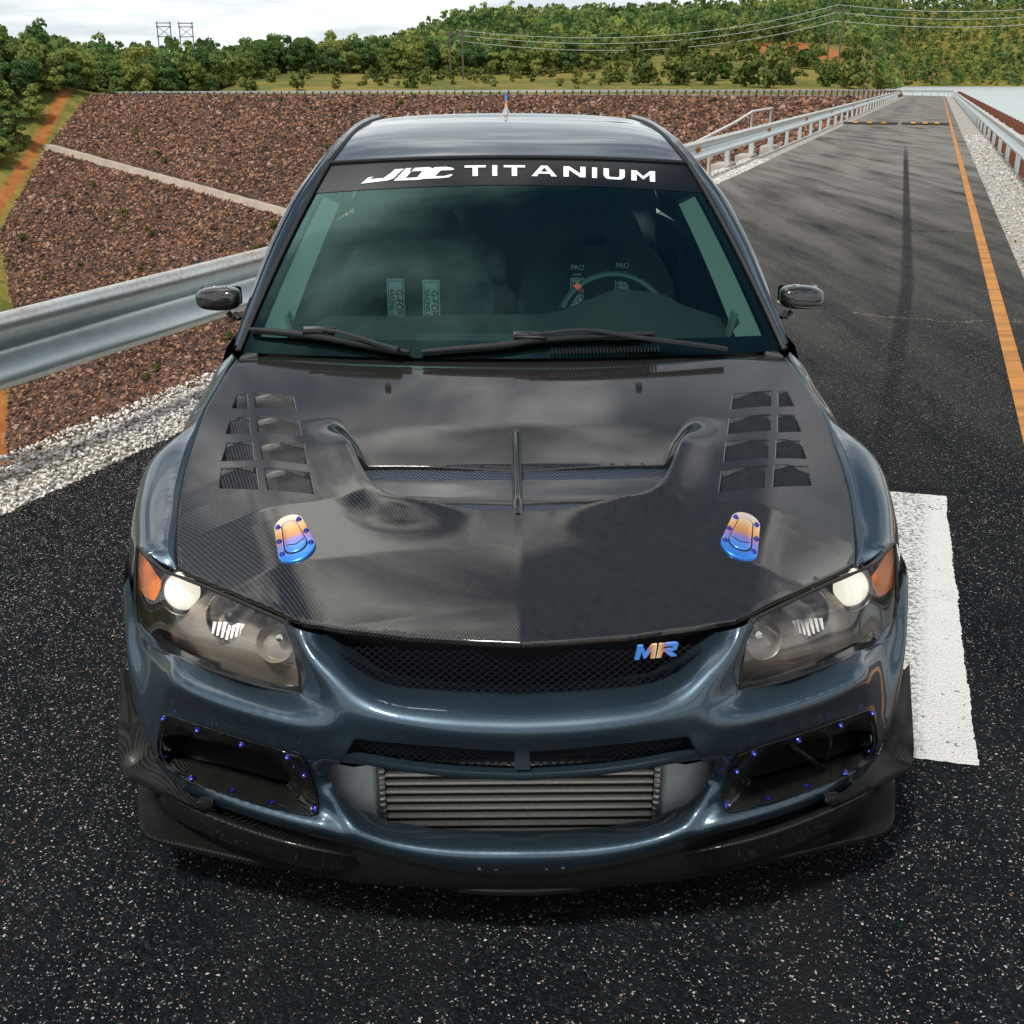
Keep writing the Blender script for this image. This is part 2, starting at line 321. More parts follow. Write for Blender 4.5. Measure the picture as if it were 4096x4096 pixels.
def rock_cloud(name,C,size,m,parent=None,flat=.7,seed=1):
    global _ico
    if _ico is None:
        _ico=(np.array([(1,0,-.1),(0,1,.1),(-1,0,.1),(0,-1,-.1),(.25,.15,.9),(-.15,.1,-.95),(.55,-.55,.55),(-.5,.5,.6)],float),np.array([(0,1,4),(0,4,6),(4,3,6),(0,6,3),(1,2,7),(1,7,4),(7,2,4),(2,3,4),(0,5,1),(1,5,2),(2,5,3),(3,5,0)]))
    r=np.random.default_rng(seed); bv,bf=_ico; n=len(C); C=np.asarray(C,float)
    V=bv[None]*(1+r.uniform(-.28,.28,(n,len(bv),1)))*np.stack([r.uniform(.7,1.3,n),r.uniform(.6,1.1,n),r.uniform(.45,.9,n)],1)[:,None]
    a=r.uniform(0,6.283,n); e=r.normal(0,.5,n); f=r.normal(0,.5,n)
    def rot(V,i,j,t): c,s=np.cos(t)[:,None],np.sin(t)[:,None]; A=V[...,i]*c-V[...,j]*s; Bq=V[...,i]*s+V[...,j]*c; V=V.copy(); V[...,i]=A; V[...,j]=Bq; return V
    V=rot(rot(rot(V,1,2,e),0,2,f),0,1,a)*np.asarray(size)[:,None,None]+C[:,None]
    V=V.reshape(-1,3); Fc=(bf[None]+np.arange(n)[:,None,None]*len(bv)).reshape(-1,3)
    me=bpy.data.meshes.new(name); me.vertices.add(len(V)); me.vertices.foreach_set('co',V.ravel()); me.loops.add(Fc.size); me.loops.foreach_set('vertex_index',Fc.ravel().astype(np.int32)); me.polygons.add(len(Fc)); me.polygons.foreach_set('loop_start',np.arange(0,Fc.size,3,dtype=np.int32)); me.update()
    at=me.attributes.new('tint','FLOAT','POINT'); at.data.foreach_set('value',np.repeat(r.uniform(0,1,n),len(bv)).astype(np.float32)); me.materials.append(m)
    o=bpy.data.objects.new(name,me); COL.objects.link(o); o.parent=parent; return o
# ---- path of the dam crest: straight, then a long bend to the left, straight again
U0=np.array([.3310,.9437]); N0=np.array([.9437,-.3310]); LB=140.0; RB=72.0; TURN=R(85)
def path(s):
    """centre of the crest road at arc length s -> (point, unit right vector, z)"""
    base=N0*-1.18
    if s<=LB: return base+U0*s,N0,0.0
    c=base+U0*LB-N0*RB; a=min((s-LB)/RB,TURN); n=np.array([N0[0]*math.cos(a)-N0[1]*math.sin(a),N0[0]*math.sin(a)+N0[1]*math.cos(a)])
    p=c+n*RB; e=s-LB-RB*TURN
    if e>0: p=p+np.array([-n[1],n[0]])*e
    return p,n,-min(1.2,max(0,(s-LB)/170))
def strip(name,w0,w1,s0,s1,z,m,step=4.0,skirt=0,nw=1):
    ss=np.concatenate([np.arange(s0,min(s1,LB),step),np.arange(max(s0,LB),s1,2.5),[s1]]) if s1>LB else np.linspace(s0,s1,max(2,int((s1-s0)/step)+1))
    P=[]
    for s in ss:
        p,n,zz=path(float(s)); r=[(*(p+n*(w0+(w1-w0)*k/nw)),zz+z) for k in range(nw+1)]
        if skirt: r=[(r[0][0],r[0][1],r[0][2]-skirt)]+r+[(r[-1][0],r[-1][1],r[-1][2]-skirt)]
        P.append(r)
    o=MB().grid(P).build(name,m,None,True,40); return o
SE=353.0
tag(strip('crest_shoulder',-2.52,2.72,-14,SE,-.016,M_grav,skirt=.6),kind='structure')
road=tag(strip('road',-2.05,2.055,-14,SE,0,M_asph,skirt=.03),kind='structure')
tag(strip('yellow_edge_line',1.745,1.835,-14,SE,.004,M_yel),'worn orange-yellow edge line painted along the right side of the road','road line')
# white painted block beside the car
wq=[(1.4664, 4.4067), (1.7503, 4.3302), (1.1409, 2.3894), (0.89, 2.441)]
r_=np.random.default_rng(5); wp=[]
wd=dens(wq,.012); jn=r_.normal(0,1,(len(wd),2)); js=sum(np.roll(jn,k,0) for k in range(-4,5))/3.0
for p,j,q in zip(wd,jn,js): wp.append((p[0]+j[0]*.0016+q[0]*.0016,p[1]+j[1]*.0016+q[1]*.0016))
pv,pt,_=tri_domain(wp,[],.05); wb=tag(mesh_obj('painted_block',[(p[0],p[1],.004) for p in pv],pt,None),'white painted road block with ragged worn edges beside the car','road marking')
at=wb.data.attributes.new('rim','FLOAT','POINT'); at.data.foreach_set('value',polydist(pv,wq).astype(np.float32))
def mk_block():
    m,t,b,o=mat_new('worn_white_paint'); g,n,s=ROADCO(t); e=ND(t,'ShaderNodeAttribute',attribute_name='rim').outputs['Fac']; nz=NOISE(t,g,55,5,.7); nb=NOISE(t,g,6,4,.6); v=ND(t,'ShaderNodeTexVoronoi',{'Vector':g,'Scale':150.0})
    w1=MA(t,'GREATER_THAN',MA(t,'MULTIPLY',MA(t,'SUBTRACT',MA(t,'ADD',MA(t,'MULTIPLY',nz,.75),MA(t,'MULTIPLY',nb,.35)),.43),.075),e)
    w2=MA(t,'GREATER_THAN',MA(t,'ADD',MA(t,'MULTIPLY',nz,.7),MA(t,'MULTIPLY',NOISE(t,g,3.0,4,.6),.45)),.70); ty=MA(t,'MULTIPLY',band(t,n,.075,.045,.05),MA(t,'GREATER_THAN',NOISE(t,g,75,3,.7),.52))
    w=MA(t,'MAXIMUM',w2,MA(t,'MULTIPLY',ty,.7)); c=MIX(t,NOISE(t,g,9,5,.7),(.60,.61,.60),(.80,.80,.79)); c=MIX(t,RAMP(t,v.outputs['Distance'],[(.3,0.0),(.75,.45)]),c,(.42,.42,.41))
    t.links.new(MIX(t,w,c,(.022,.024,.026)),b.inputs['Base Color']); b.inputs['Roughness'].default_value=.8; BUMP(t,MA(t,'MULTIPLY',v.outputs['Distance'],-1.0),.8,.005,b); return m
wb.data.materials.append(mk_block())
# ---- loose gravel along both shoulders
def shoulder_stones(n,smax,w0,w1,seed,z=-.012,pw=1.8):
    r=np.random.default_rng(seed); C=[];Z=[]
    for _ in range(n):
        s=-4+ (smax+4)*r.random()**pw; w=r.uniform(w0,w1); p,nn,zz=path(s); C.append((*(p+nn*w),z+r.uniform(0,.012))); Z.append(r.uniform(.006,.0145)*(1+max(0,s-8)*.035))
    return C,Z
C1,Z1=shoulder_stones(36000,26,-2.60,-2.03,3,pw=1.5); C2,Z2=shoulder_stones(4000,40,2.06,2.75,4,pw=1.2)
tag(rock_cloud('loose_gravel',C1+C2,Z1+Z2,M_gst),'pale crushed stone gravel along the road shoulders','gravel',kind='stuff')
# ---- dam slope (downstream face) as height field
cl=[];
for s in np.arange(-40,SE+1,2.0): p,n,z=path(float(s)); cl.append((*(p-n*2.5),z))
cl=np.array(cl)
def crest_dist(X,Y):
    Q=np.column_stack([X,Y]); d=np.full(len(Q),1e9)
    for i in range(0,len(cl)-1):
        a=cl[i,:2];b=cl[i+1,:2];e=b-a;t=np.clip(((Q-a)@e)/(e@e),0,1); d=np.minimum(d,np.linalg.norm(Q-a-t[:,None]*e,axis=1))
    return d
pathpts=np.array([path(float(s))[0] for s in np.arange(-40,SE+1,2.0)])
def inside(X,Y):
    poly=[tuple(p) for p in cl[:,:2]]+[(-200,310),(-260,-60)]
    return inpoly(np.column_stack([X,Y]),poly)
def dam_z(X,Y):
    d=crest_dist(X,Y)*np.where(inside(X,Y),1,-1); return np.where(d>0,np.maximum(-d*.50-.05,-54),-.25)-np.clip((Y-150)/150,0,1)*1.0
def ramp_y(X): # the pale maintenance track across the far face: distance below the crest grows to the right
    return np.interp(X,[-94,-39,10,60],[20,37,52,60])
gx=np.linspace(-108,62,150); gy=np.concatenate([np.linspace(-30,120,55),np.linspace(121.5,285,140)])
GX,GY=np.meshgrid(gx,gy); DZ=dam_z(GX.ravel(),GY.ravel()); 
def mk_face():
    m,t,b,o=mat_new('riprap_bed'); g=GEO(t); v=ND(t,'ShaderNodeTexVoronoi',{'Vector':g,'Scale':1.3}); s=ND(t,'ShaderNodeSeparateColor',{0:v.outputs['Color']})
    c=RAMP(t,s.outputs[0],[(0,(.014,.010,.009)),(.5,(.06,.034,.025)),(1,(.13,.07,.048))]); c=MIX(t,1.0,c,RAMP(t,NOISE(t,g,.06,4),[(.35,.75),(.65,1.2)]),'MULTIPLY'); t.links.new(c,b.inputs['Base Color']); b.inputs['Roughness'].default_value=.95; BUMP(t,v.outputs['Distance'],-1.0,.4,b); return m
keep=inside(GX.ravel(),GY.ravel())|(crest_dist(GX.ravel(),GY.ravel())<2.2)
nx=len(gx); fs=[(i*nx+j,i*nx+j+1,(i+1)*nx+j+1,(i+1)*nx+j) for i in range(len(gy)-1) for j in range(nx-1) if keep[i*nx+j] and keep[i*nx+j+1] and keep[(i+1)*nx+j] and keep[(i+1)*nx+j+1]]
dam=tag(mesh_obj('dam_slope',np.column_stack([GX.ravel(),GY.ravel(),DZ]),fs,mk_face()),kind='structure')
def to_px(P):
    P=np.asarray(P,float); c,s=math.cos(R(20.714)),math.sin(R(20.714)); z=P[:,2]-1.571; d=P[:,1]*c-z*s; return 966+2150*P[:,0]/d,966+2150*(-z*c-P[:,1]*s)/d
r_=np.random.default_rng(9); X=r_.uniform(-102,60,260000); Yq=112+r_.random(260000)**.85*166; ins=inside(X,Yq); X=X[ins];Yq=Yq[ins]; d=crest_dist(X,Yq); ok=(d>.8)&(d<98); X=X[ok];Yq=Yq[ok];d=d[ok]
far_d=d; Zq=dam_z(X,Yq); track=np.abs(d-ramp_y(X))<1.1; ok=~track; X,Yq,Zq=X[ok],Yq[ok],Zq[ok]
pxx,pyy=to_px(np.column_stack([X,Yq,Zq])); ok=(pxx>-40)&(pxx<1750)&(pyy>150)&(pyy<1000); X,Yq,Zq=X[ok],Yq[ok],Zq[ok]
sel=r_.permutation(len(X))[:82000]; X,Yq,Zq=X[sel],Yq[sel],Zq[sel]; sz=r_.gamma(1.8,.075,len(X))+.11
big=np.argsort(-sz/np.hypot(X,Yq)*(1+0*sz))[:280]; rest=np.setdiff1d(np.arange(len(X)),big)
tag(rock_cloud('riprap',np.column_stack([X,Yq,Zq+.05])[rest],sz[rest],M_rip,dam,seed=21),kind='stuff')
protos=[rock_cloud('boulder',[(0,0,0)],[1.0],M_rip,dam,seed=60+k) for k in range(6)]
for k,i in enumerate(big):
    if k<6: o=protos[k]
    else: o=protos[k%6].copy(); COL.objects.link(o); o.parent=dam
    o.location=(X[i],Yq[i],Zq[i]+.08); o.scale=(sz[i]*1.15,)*3; o.rotation_euler=(0,0,r_.uniform(0,6.3))
# maintenance track on the slope
P=[]
for x in np.linspace(-95,40,70):
    ys=np.linspace(150,292,600); dd=crest_dist(np.full(600,x),ys)*np.where(inside(np.full(600,x),ys),1,-1)
    k=len(ys)-1-np.argmax((dd[::-1]>ramp_y(x))); yy=ys[k]; z=float(dam_z(np.array([x]),np.array([yy]))[0]); P.append([(x,yy-1.3,z+.25),(x,yy+.9,z+.25),(x,yy+1.2,z-.5)] if False else [(x,yy-1.7,z-.75),(x,yy-1.2,z+.32),(x,yy+.8,z+.36),(x,yy+1.4,z+.45)])
tag(MB().grid(P).build('maintenance_track',mat('track_gravel',(.40,.34,.28),.95,noise=(.4,.35))),kind='structure')
# ---- natural terrain: valley side on the left, meadow and wooded hills behind, far shore on the right
SKX=[-500,0,100,300,420,500,620,700,800,870,950,1200,1400,1600,1750,1932,2500]; SKY=[72,80,88,96,104,92,88,82,58,36,28,27,22,17,16,11,14]
RRX=[-500,300,450,700,870,1250,1500,1700,2500]; RRV=[430,430,480,560,820,880,900,1050,1100]
RBX=[-500,200,450,800,1000,1250,1500,1640,1700,2500]; RBV=[300,300,345,395,400,330,340,380,850,860]
def hill_z(X,Y):
    Rr=np.hypot(X,Y); q=966+2298*X/np.maximum(Y,1); rr=np.interp(q,RRX,RRV); rb=np.interp(q,RBX,RBV); zt=1.57+rr*(153-np.interp(q,SKX,SKY))/2250-9.5
    z0=np.interp(q,[-500,200,450,1100,1300,1640,1700,2500],[-3,-2.2,-.8,-.6,-1.5,-2.2,-4,-4]); f=np.clip((Rr-rb)/(rr-rb),0,1); f=f*f*(3-2*f)*.55+f*.45
    z0=z0+3.9*np.clip((Rr-262)/130,0,1)*np.interp(q,[400,470,1120,1250,1600,1690],[0,1,1,1.5,1.5,0])
    z=z0+(zt-z0)*f-np.clip(Rr-rr,0,1e9)*.05
    return z+f*(3.0*np.sin(X*.021+Y*.013)+2*np.sin(X*.05-Y*.037))*np.clip(1-np.abs(f-.5)*2,0,1)
def val_x(Y): return np.interp(Y,[60,152,184,212,242,262,300],[-62,-70,-80,-93.5,-94,-92,-92])
def valley_z(X,Y): return np.maximum(np.interp(Y,[60,152,184,212,242,262,275],[-49,-47,-34.5,-24.4,-11.2,-1.5,-1.2])+.30*np.minimum(val_x(Y)-X,16)+.10*np.maximum(val_x(Y)-X-16,0),-49.5)
def nat_z(X,Y):
    h=hill_z(X,Y); v=valley_z(X,Y); f=np.clip((Y-262)/40,0,1); f=f*f*(3-2*f); left=np.clip((-55-X)/40,0,1)
    v2=np.where(X>val_x(Y),np.minimum(v,h),v); return np.where(Y<262,np.where(X<-60,v2,np.where(Y<150,v,np.where(inside(X,Y),v,h))),v2*(1-f)*left+h*(1-(1-f)*left))
qs=np.concatenate([np.linspace(-1.5,-.63,22),np.linspace(-.62,.62,180),np.linspace(.63,1.5,22)]); rs=np.concatenate([np.linspace(40,240,50),np.linspace(245,440,90),np.linspace(450,1400,90)])
Q,RR=np.meshgrid(qs,rs); a=np.arctan(Q); TX=RR*np.sin(a); TY=RR*np.cos(a); TZ=nat_z(TX.ravel(),TY.ravel())
cd=crest_dist(TX.ravel(),TY.ravel()); TZ=np.where((cd<30)&(TX.ravel()>val_x(TY.ravel())+4),np.minimum(TZ,-1.9+(cd-6)*.04),TZ)   # keep below the crest
def mk_land():
    m,t,b,o=mat_new('meadow_and_soil'); g=GEO(t); sx=ND(t,'ShaderNodeSeparateXYZ',{0:g})
    n1=NOISE(t,g,.035,6,.6); n2=NOISE(t,g,.35,5,.65)
    c=RAMP(t,MA(t,'ADD',MA(t,'MULTIPLY',n1,.6),MA(t,'MULTIPLY',n2,.4)),[(.30,(.045,.065,.018)),(.45,(.10,.115,.028)),(.56,(.22,.18,.045)),(.70,(.26,.17,.07))])
    # red dirt: the track beside the dam and the eroded bank on the hill
    bx_=MA(t,'MULTIPLY',MA(t,'MAXIMUM',MA(t,'SUBTRACT',212.0,sx.outputs[1]),0.0),-.42); wx=MA(t,'ADD',MA(t,'ADD',sx.outputs[0],bx_),MA(t,'MULTIPLY_ADD',n2,3.0,-1.5)); tr=MA(t,'MULTIPLY',band(t,wx,-96.2,.5,1.2),MA(t,'LESS_THAN',sx.outputs[1],264.0))
    tr2=MA(t,'MULTIPLY',MA(t,'MULTIPLY',band(t,wx,-104.0,2.2,2.5),MA(t,'GREATER_THAN',n1,.40)),MA(t,'LESS_THAN',sx.outputs[1],226.0))
    d=ND(t,'ShaderNodeVectorMath',{0:ND(t,'ShaderNodeMapping',{0:g,1:(-108,-460,0),3:(1,.55,0)}).outputs[0]},operation='LENGTH') 
    def spot(x,y,rx,ry):
        dx=MA(t,'DIVIDE',MA(t,'SUBTRACT',sx.outputs[0],x),rx); dy=MA(t,'DIVIDE',MA(t,'SUBTRACT',sx.outputs[1],y),ry); q=MA(t,'ADD',MA(t,'ADD',MA(t,'MULTIPLY',dx,dx),MA(t,'MULTIPLY',dy,dy)),MA(t,'MULTIPLY_ADD',n2,1.6,-.8)); return ND(t,'ShaderNodeMapRange',{0:q,1:.7,2:1.0,3:1.0,4:0.0}).outputs[0]
    e=MA(t,'MAXIMUM',spot(112,480,20,60),spot(68,430,9,26))
    dirt=MA(t,'MAXIMUM',MA(t,'MAXIMUM',tr,tr2),e); c=MIX(t,dirt,c,RAMP(t,n2,[(.3,(.26,.085,.025)),(.7,(.42,.17,.06))]))
    t.links.new(c,b.inputs['Base Color']); b.inputs['Roughness'].default_value=.95; b.inputs['Specular IOR Level'].default_value=.1; BUMP(t,n2,.6,.8,b); return m
tag(MB().grid(np.column_stack([TX.ravel(),TY.ravel(),TZ]).reshape(len(rs),len(qs),3)).build('terrain',mk_land(),None,True,180),kind='structure')
tag(mesh_obj('ground',[(-4000,-600,-62),(4000,-600,-62),(4000,5200,-62),(-4000,5200,-62)],[(0,1,2,3)],mat('far_ground',(.06,.07,.03),.95)),kind='structure')
# flat ground behind the viewer: the crest goes on
strip_b=strip('crest_road_behind',-9,9,-60,-14.2,-.03,M_asph); tag(strip_b,kind='structure')
# lake
def mk_water():
    m,t,b,o=mat_new('lake_water'); g=GEO(t); b.inputs['Base Color'].default_value=(.42,.47,.48,1); b.inputs['Roughness'].default_value=.28; b.inputs['Specular IOR Level'].default_value=.9
    BUMP(t,MA(t,'ADD',NOISE(t,g,.8,4),MA(t,'MULTIPLY',NOISE(t,g,.09,4),2.0)),.5,.5,b); return m
lk=[(3,-40)]+[tuple(path(float(s))[0]+path(float(s))[1]*3.2) for s in np.arange(-20,206,6)]+[(70,330),(150,700),(260,1400),(1600,1400),(1600,-40)]
pv,pt,_=tri_domain(lk,[],60.0); tag(mesh_obj('lake',[(p[0],p[1],-1.75) for p in pv],pt,mk_water()),kind='structure')
# ---- trees
def crown_np(seed,nq,rx,h,leaf,lumps,base=.22):
    """leaf-clump quads on the shells of many lobes -> verts (n*4,3)"""
    r=np.random.default_rng(seed); out=[]
    cs=[];rd=[]
    for k in range(lumps):
        z=h*(base+(1-base)*r.random()**.8*.86); f=1-abs((z/h-.52)/.55)**2.2; a=r.uniform(0,6.283); q=rx*max(.12,f)*math.sqrt(r.random())*.78; cs.append((q*math.cos(a),q*math.sin(a),z)); rd.append(rx*r.uniform(.26,.46))
    cs=np.array(cs);rd=np.array(rd); i=r.integers(0,lumps,nq); dv=r.normal(0,1,(nq,3)); dv[:,2]=np.abs(dv[:,2])*.9-.25; dv/=np.linalg.norm(dv,axis=1)[:,None]; p=cs[i]+dv*(rd[i]*r.uniform(.72,1.08,nq))[:,None]*np.array([1,1,.8])
    nn=dv+r.normal(0,.55,(nq,3)); nn/=np.linalg.norm(nn,axis=1)[:,None]; t=np.cross(nn,r.normal(0,1,(nq,3))); t/=np.linalg.norm(t,axis=1)[:,None]; bt=np.cross(nn,t); L=(leaf*r.uniform(.6,1.35,nq))[:,None]
    return np.stack([p-t*L-bt*L*.7,p+t*L*.8-bt*L*.55,p+t*L*1.05+bt*L*.7,p-t*L*.75+bt*L*.8],1).reshape(-1,3)
def quads_mesh(name,V,m,tint=None):
    n=len(V); me=bpy.data.meshes.new(name); me.vertices.add(n); me.vertices.foreach_set('co',V.ravel().astype(np.float32)); me.loops.add(n); me.loops.foreach_set('vertex_index',np.arange(n,dtype=np.int32)); me.polygons.add(n//4); me.polygons.foreach_set('loop_start',np.arange(0,n,4,dtype=np.int32)); me.update()
    if tint is not None: at=me.attributes.new('tint','FLOAT','POINT'); at.data.foreach_set('value',tint.astype(np.float32))
    me.materials.append(m); return me
def mk_leaf(name,attr):
    m,t,b,o=mat_new(name); g=GEO(t)
    f=ND(t,'ShaderNodeAttribute',attribute_name='tint').outputs['Fac'] if attr else ND(t,'ShaderNodeObjectInfo').outputs['Random']
    big=NOISE(t,g,.012,3); x=MA(t,'ADD',MA(t,'MULTIPLY',f,.62),MA(t,'ADD',MA(t,'MULTIPLY',NOISE(t,g,.9,3),.22),MA(t,'MULTIPLY_ADD',big,.8,-.32)))
    c=RAMP(t,x,[(.06,(.040,.090,.034)),(.36,(.10,.175,.055)),(.64,(.19,.255,.065)),(.92,(.34,.35,.09))]); t.links.new(c,b.inputs['Base Color']); b.inputs['Roughness'].default_value=.75; b.inputs['Specular IOR Level'].default_value=.15
    tl=ND(t,'ShaderNodeBsdfTranslucent',{'Color':c}); ms=ND(t,'ShaderNodeMixShader',{0:.28,1:b.outputs[0],2:tl.outputs[0]}); t.links.new(ms.outputs[0],o.inputs[0]); return m
M_leaf=mk_leaf('foliage',False); M_leaf2=mk_leaf('foliage_far',True); M_bark=mat('bark',(.10,.075,.055),.9,noise=(3,.4))
def trunk_mesh(seed,h):
    r=random.Random(seed); b=MB(); b.tube([(0,0,-.8),(r.uniform(-.1,.1),0,h*.25),(r.uniform(-.3,.3),r.uniform(-.2,.2),h*.55),(r.uniform(-.4,.4),r.uniform(-.3,.3),h*.85)],[.30,.24,.17,.05],7)
    for k in range(6):
        z=h*r.uniform(.3,.65); a=r.uniform(0,6.28); l=h*r.uniform(.14,.26); b.tube([(0,0,z),(l*.5*math.cos(a),l*.5*math.sin(a),z+l*.45),(l*math.cos(a),l*math.sin(a),z+l*.8)],[.10,.07,.03],5)
    o=b.build('trunk',M_bark); me=o.data; bpy.data.objects.remove(o); return me
KINDS=[]
for k in range(7):
    h=[11.5,13,10,12.5,9.5,14,11][k]; rx=[4.3,4.0,4.6,3.6,4.4,3.8,3.3][k]
    KINDS.append((quads_mesh('crown',crown_np(100+k,2600,rx,h,.30,[22,26,20,24,18,28,20][k],[.08,.10,.05,.12,.04,.12,.03][k]),M_leaf),trunk_mesh(200+k,h),h))
def tree_at(x,y,z,k,sc,label,group):
    cm,tm,h=KINDS[k]; t=empty('tree',(x,y,z),random.uniform(0,6.28)); t.scale=(sc*random.uniform(.9,1.1),sc*random.uniform(.9,1.1),sc*random.uniform(.88,1.12)); tag(t,label,'tree',group)
    for nm,me in(('crown',cm),('trunk',tm)): o=bpy.data.objects.new(nm,me); COL.objects.link(o); o.parent=t
cand=[]
r_=np.random.default_rng(31)
for gx_ in np.arange(-215,-90,4.7):
    for gy_ in np.arange(150,310,4.7):
        x=gx_+r_.uniform(-2.3,2.3); y=gy_+r_.uniform(-2.3,2.3)
        xb=float(val_x(np.array([y]))[0])
        if x>xb-3.6-r_.uniform(0,2.0)-(6 if y<200 else 0): continue
        cand.append((x,y,0))
for gR in np.arange(272,520,5.3):
    for gq in np.arange(-.62,.24,5.3/gR):
        Rr=gR+r_.uniform(-2.5,2.5); q=gq+r_.uniform(-2.5,2.5)/gR; x=Rr*math.sin(math.atan(q)); y=Rr*math.cos(math.atan(q)); p_=966+2298*q
        rb=float(np.interp(p_,[0,150,230,430,520,900,960,1120,1200,1400,1640],[270,280,290,315,392,412,395,395,470,505,520])); 
        if Rr<rb or x<-96 and y<312: continue
        if p_>1150 and r_.random()<.35: continue
        cand.append((x,y,1))
A=np.array(cand); Zc=nat_z(A[:,0],A[:,1]); pxx,pyy=to_px(np.column_stack([A[:,0],A[:,1],Zc+8])); vis=(pxx>-1100)&(pxx<1980)&(pyy>-60)&(pyy<620); A=A[vis];Zc=Zc[vis]; inf=(pxx[vis]>-45); dist=np.hypot(A[:,0],A[:,1])
# the 300 that show largest: nearest first, front rows first
o1=np.where((A[:,2]==0)&inf)[0]; o1=o1[np.argsort(dist[o1])][:150]; o2=np.where((A[:,2]==1)&inf)[0]; o2=o2[np.argsort(dist[o2]-np.interp(966+2298*A[o2,0]/A[o2,1],[0,430,520,1150,1400],[285,315,395,395,500]))][:148]
for i in list(o1)+list(o2):
    p_=966+2298*A[i,0]/A[i,1]
    if A[i,2]==0: lb,gr='broad leafy tree on the valley side left of the rock slope','trees on the valley side'
    elif p_<440: lb,gr='dark leafy tree in the wood behind the far end of the dam','trees behind the dam end'
    elif p_<1150: lb,gr='leafy tree at the edge of the wood behind the yellow meadow','trees behind the meadow'
    else: lb,gr='leafy tree on the hill above the bare orange bank','trees above the bank'
    tree_at(A[i,0],A[i,1],Zc[i]-.3,random.randrange(7),random.choice([.7,.8,.88,.95,1.02,1.12])*random.uniform(.9,1.1)*(.78 if p_<440 else .9),lb,gr)
ind=set(list(o1)+list(o2)); pts=[(A[i,0],A[i,1],Zc[i]) for i in range(len(A)) if i not in ind]
for gR in np.arange(520,1120,6.9):
    for gq in np.arange(-.62,.70,6.9/gR):
        Rr=gR+r_.uniform(-3.4,3.4); q=gq+r_.uniform(-3.4,3.4)/gR; p_=966+2298*q
        if Rr<np.interp(p_,[0,1200,1500,1640,1690,1700,2100],[510,510,520,540,560,868,868]) or Rr>np.interp(p_,RRX,RRV)+22: continue
        a=math.atan(q); pts.append((Rr*math.sin(a),Rr*math.cos(a),None))
X=np.array([p[0] for p in pts]);Yq=np.array([p[1] for p in pts]); Zt=nat_z(X,Yq)
low=[crown_np(300+k,72,[3.0,3.6,2.6,3.3,4.0,2.8,3.2,3.7][k],[9,11,10,8.5,10,12,9.5,10.5][k],.62,9,.02) for k in range(8)]; VV=[];TT=[]
for i in range(len(X)):
    v=low[i%8]; a=r_.uniform(0,6.28); s=r_.uniform(.62,1.25); c_,s_=math.cos(a)*s,math.sin(a)*s
    VV.append(np.column_stack([v[:,0]*c_-v[:,1]*s_+X[i],v[:,0]*s_+v[:,1]*c_+Yq[i],v[:,2]*s*r_.uniform(.85,1.15)+Zt[i]-.5])); TT.append(np.full(len(v),r_.random()))
o=bpy.data.objects.new('far_wood',quads_mesh('far_wood',np.concatenate(VV),M_leaf2,np.concatenate(TT))); COL.objects.link(o); tag(o,'far woods covering the hills behind the dam and the lake','woods',kind='stuff')
# bushes on the meadow, the bank and the shore
def mk_bush(name,stops):
    m,t,b,o=mat_new(name); g=GEO(t); x=MA(t,'ADD',MA(t,'MULTIPLY',ND(t,'ShaderNodeObjectInfo').outputs['Random'],.6),MA(t,'MULTIPLY',NOISE(t,g,.8,3),.4)); t.links.new(RAMP(t,x,stops),b.inputs['Base Color']); b.inputs['Roughness'].default_value=.8; b.inputs['Specular IOR Level'].default_value=.1; return m
M_bush=mk_bush('bush_leaf',[(.1,(.045,.075,.02)),(.5,(.10,.13,.03)),(.9,(.19,.19,.05))])
BM=[quads_mesh('bush',crown_np(400+k,260,1.5,2.6,.24,9,.0),M_bush) for k in range(4)]
nb=0
def bush(x,y,s,lb,gr):
    o=bpy.data.objects.new('bush',random.choice(BM)); COL.objects.link(o); o.location=(x,y,float(nat_z(np.array([x]),np.array([y]))[0])-.2); o.scale=(s,s,s*random.uniform(.8,1.3)); o.rotation_euler.z=random.uniform(0,6); tag(o,lb,'bush',gr)
for k in range(70):
    q=(random.uniform(455,1160)-966)/2298; Rr=random.uniform(275,390); bush(Rr*math.sin(math.atan(q)),Rr*math.cos(math.atan(q)),random.uniform(.5,1.25),'light green bush on the yellow meadow behind the far guardrail','bushes on the meadow')
for k in range(150):
    q=(random.uniform(1140,1660)-966)/2298; Rr=random.uniform(300,520); x,y=Rr*math.sin(math.atan(q)),Rr*math.cos(math.atan(q))
    if ((x-112)/19)**2+((y-480)/58)**2<.8 or ((x-68)/9)**2+((y-430)/26)**2<.8: continue
    bush(x,y,random.uniform(.8,2.3),'green scrub bush around the bare orange bank','scrub on the bank')
# small weeds growing between the rocks
for k in range(46):
    x=random.uniform(-90,-10); y=random.uniform(160,245); z=float(dam_z(np.array([x]),np.array([y]))[0])
    if not inside(np.array([x]),np.array([y]))[0]: continue
    o=bpy.data.objects.new('weed',random.choice(BM)); COL.objects.link(o); o.location=(x,y,z+.1); s=random.uniform(.22,.5); o.scale=(s,s,s); tag(o,'small green weed growing between the brown rocks of the slope','weed','weeds on the rock slope')
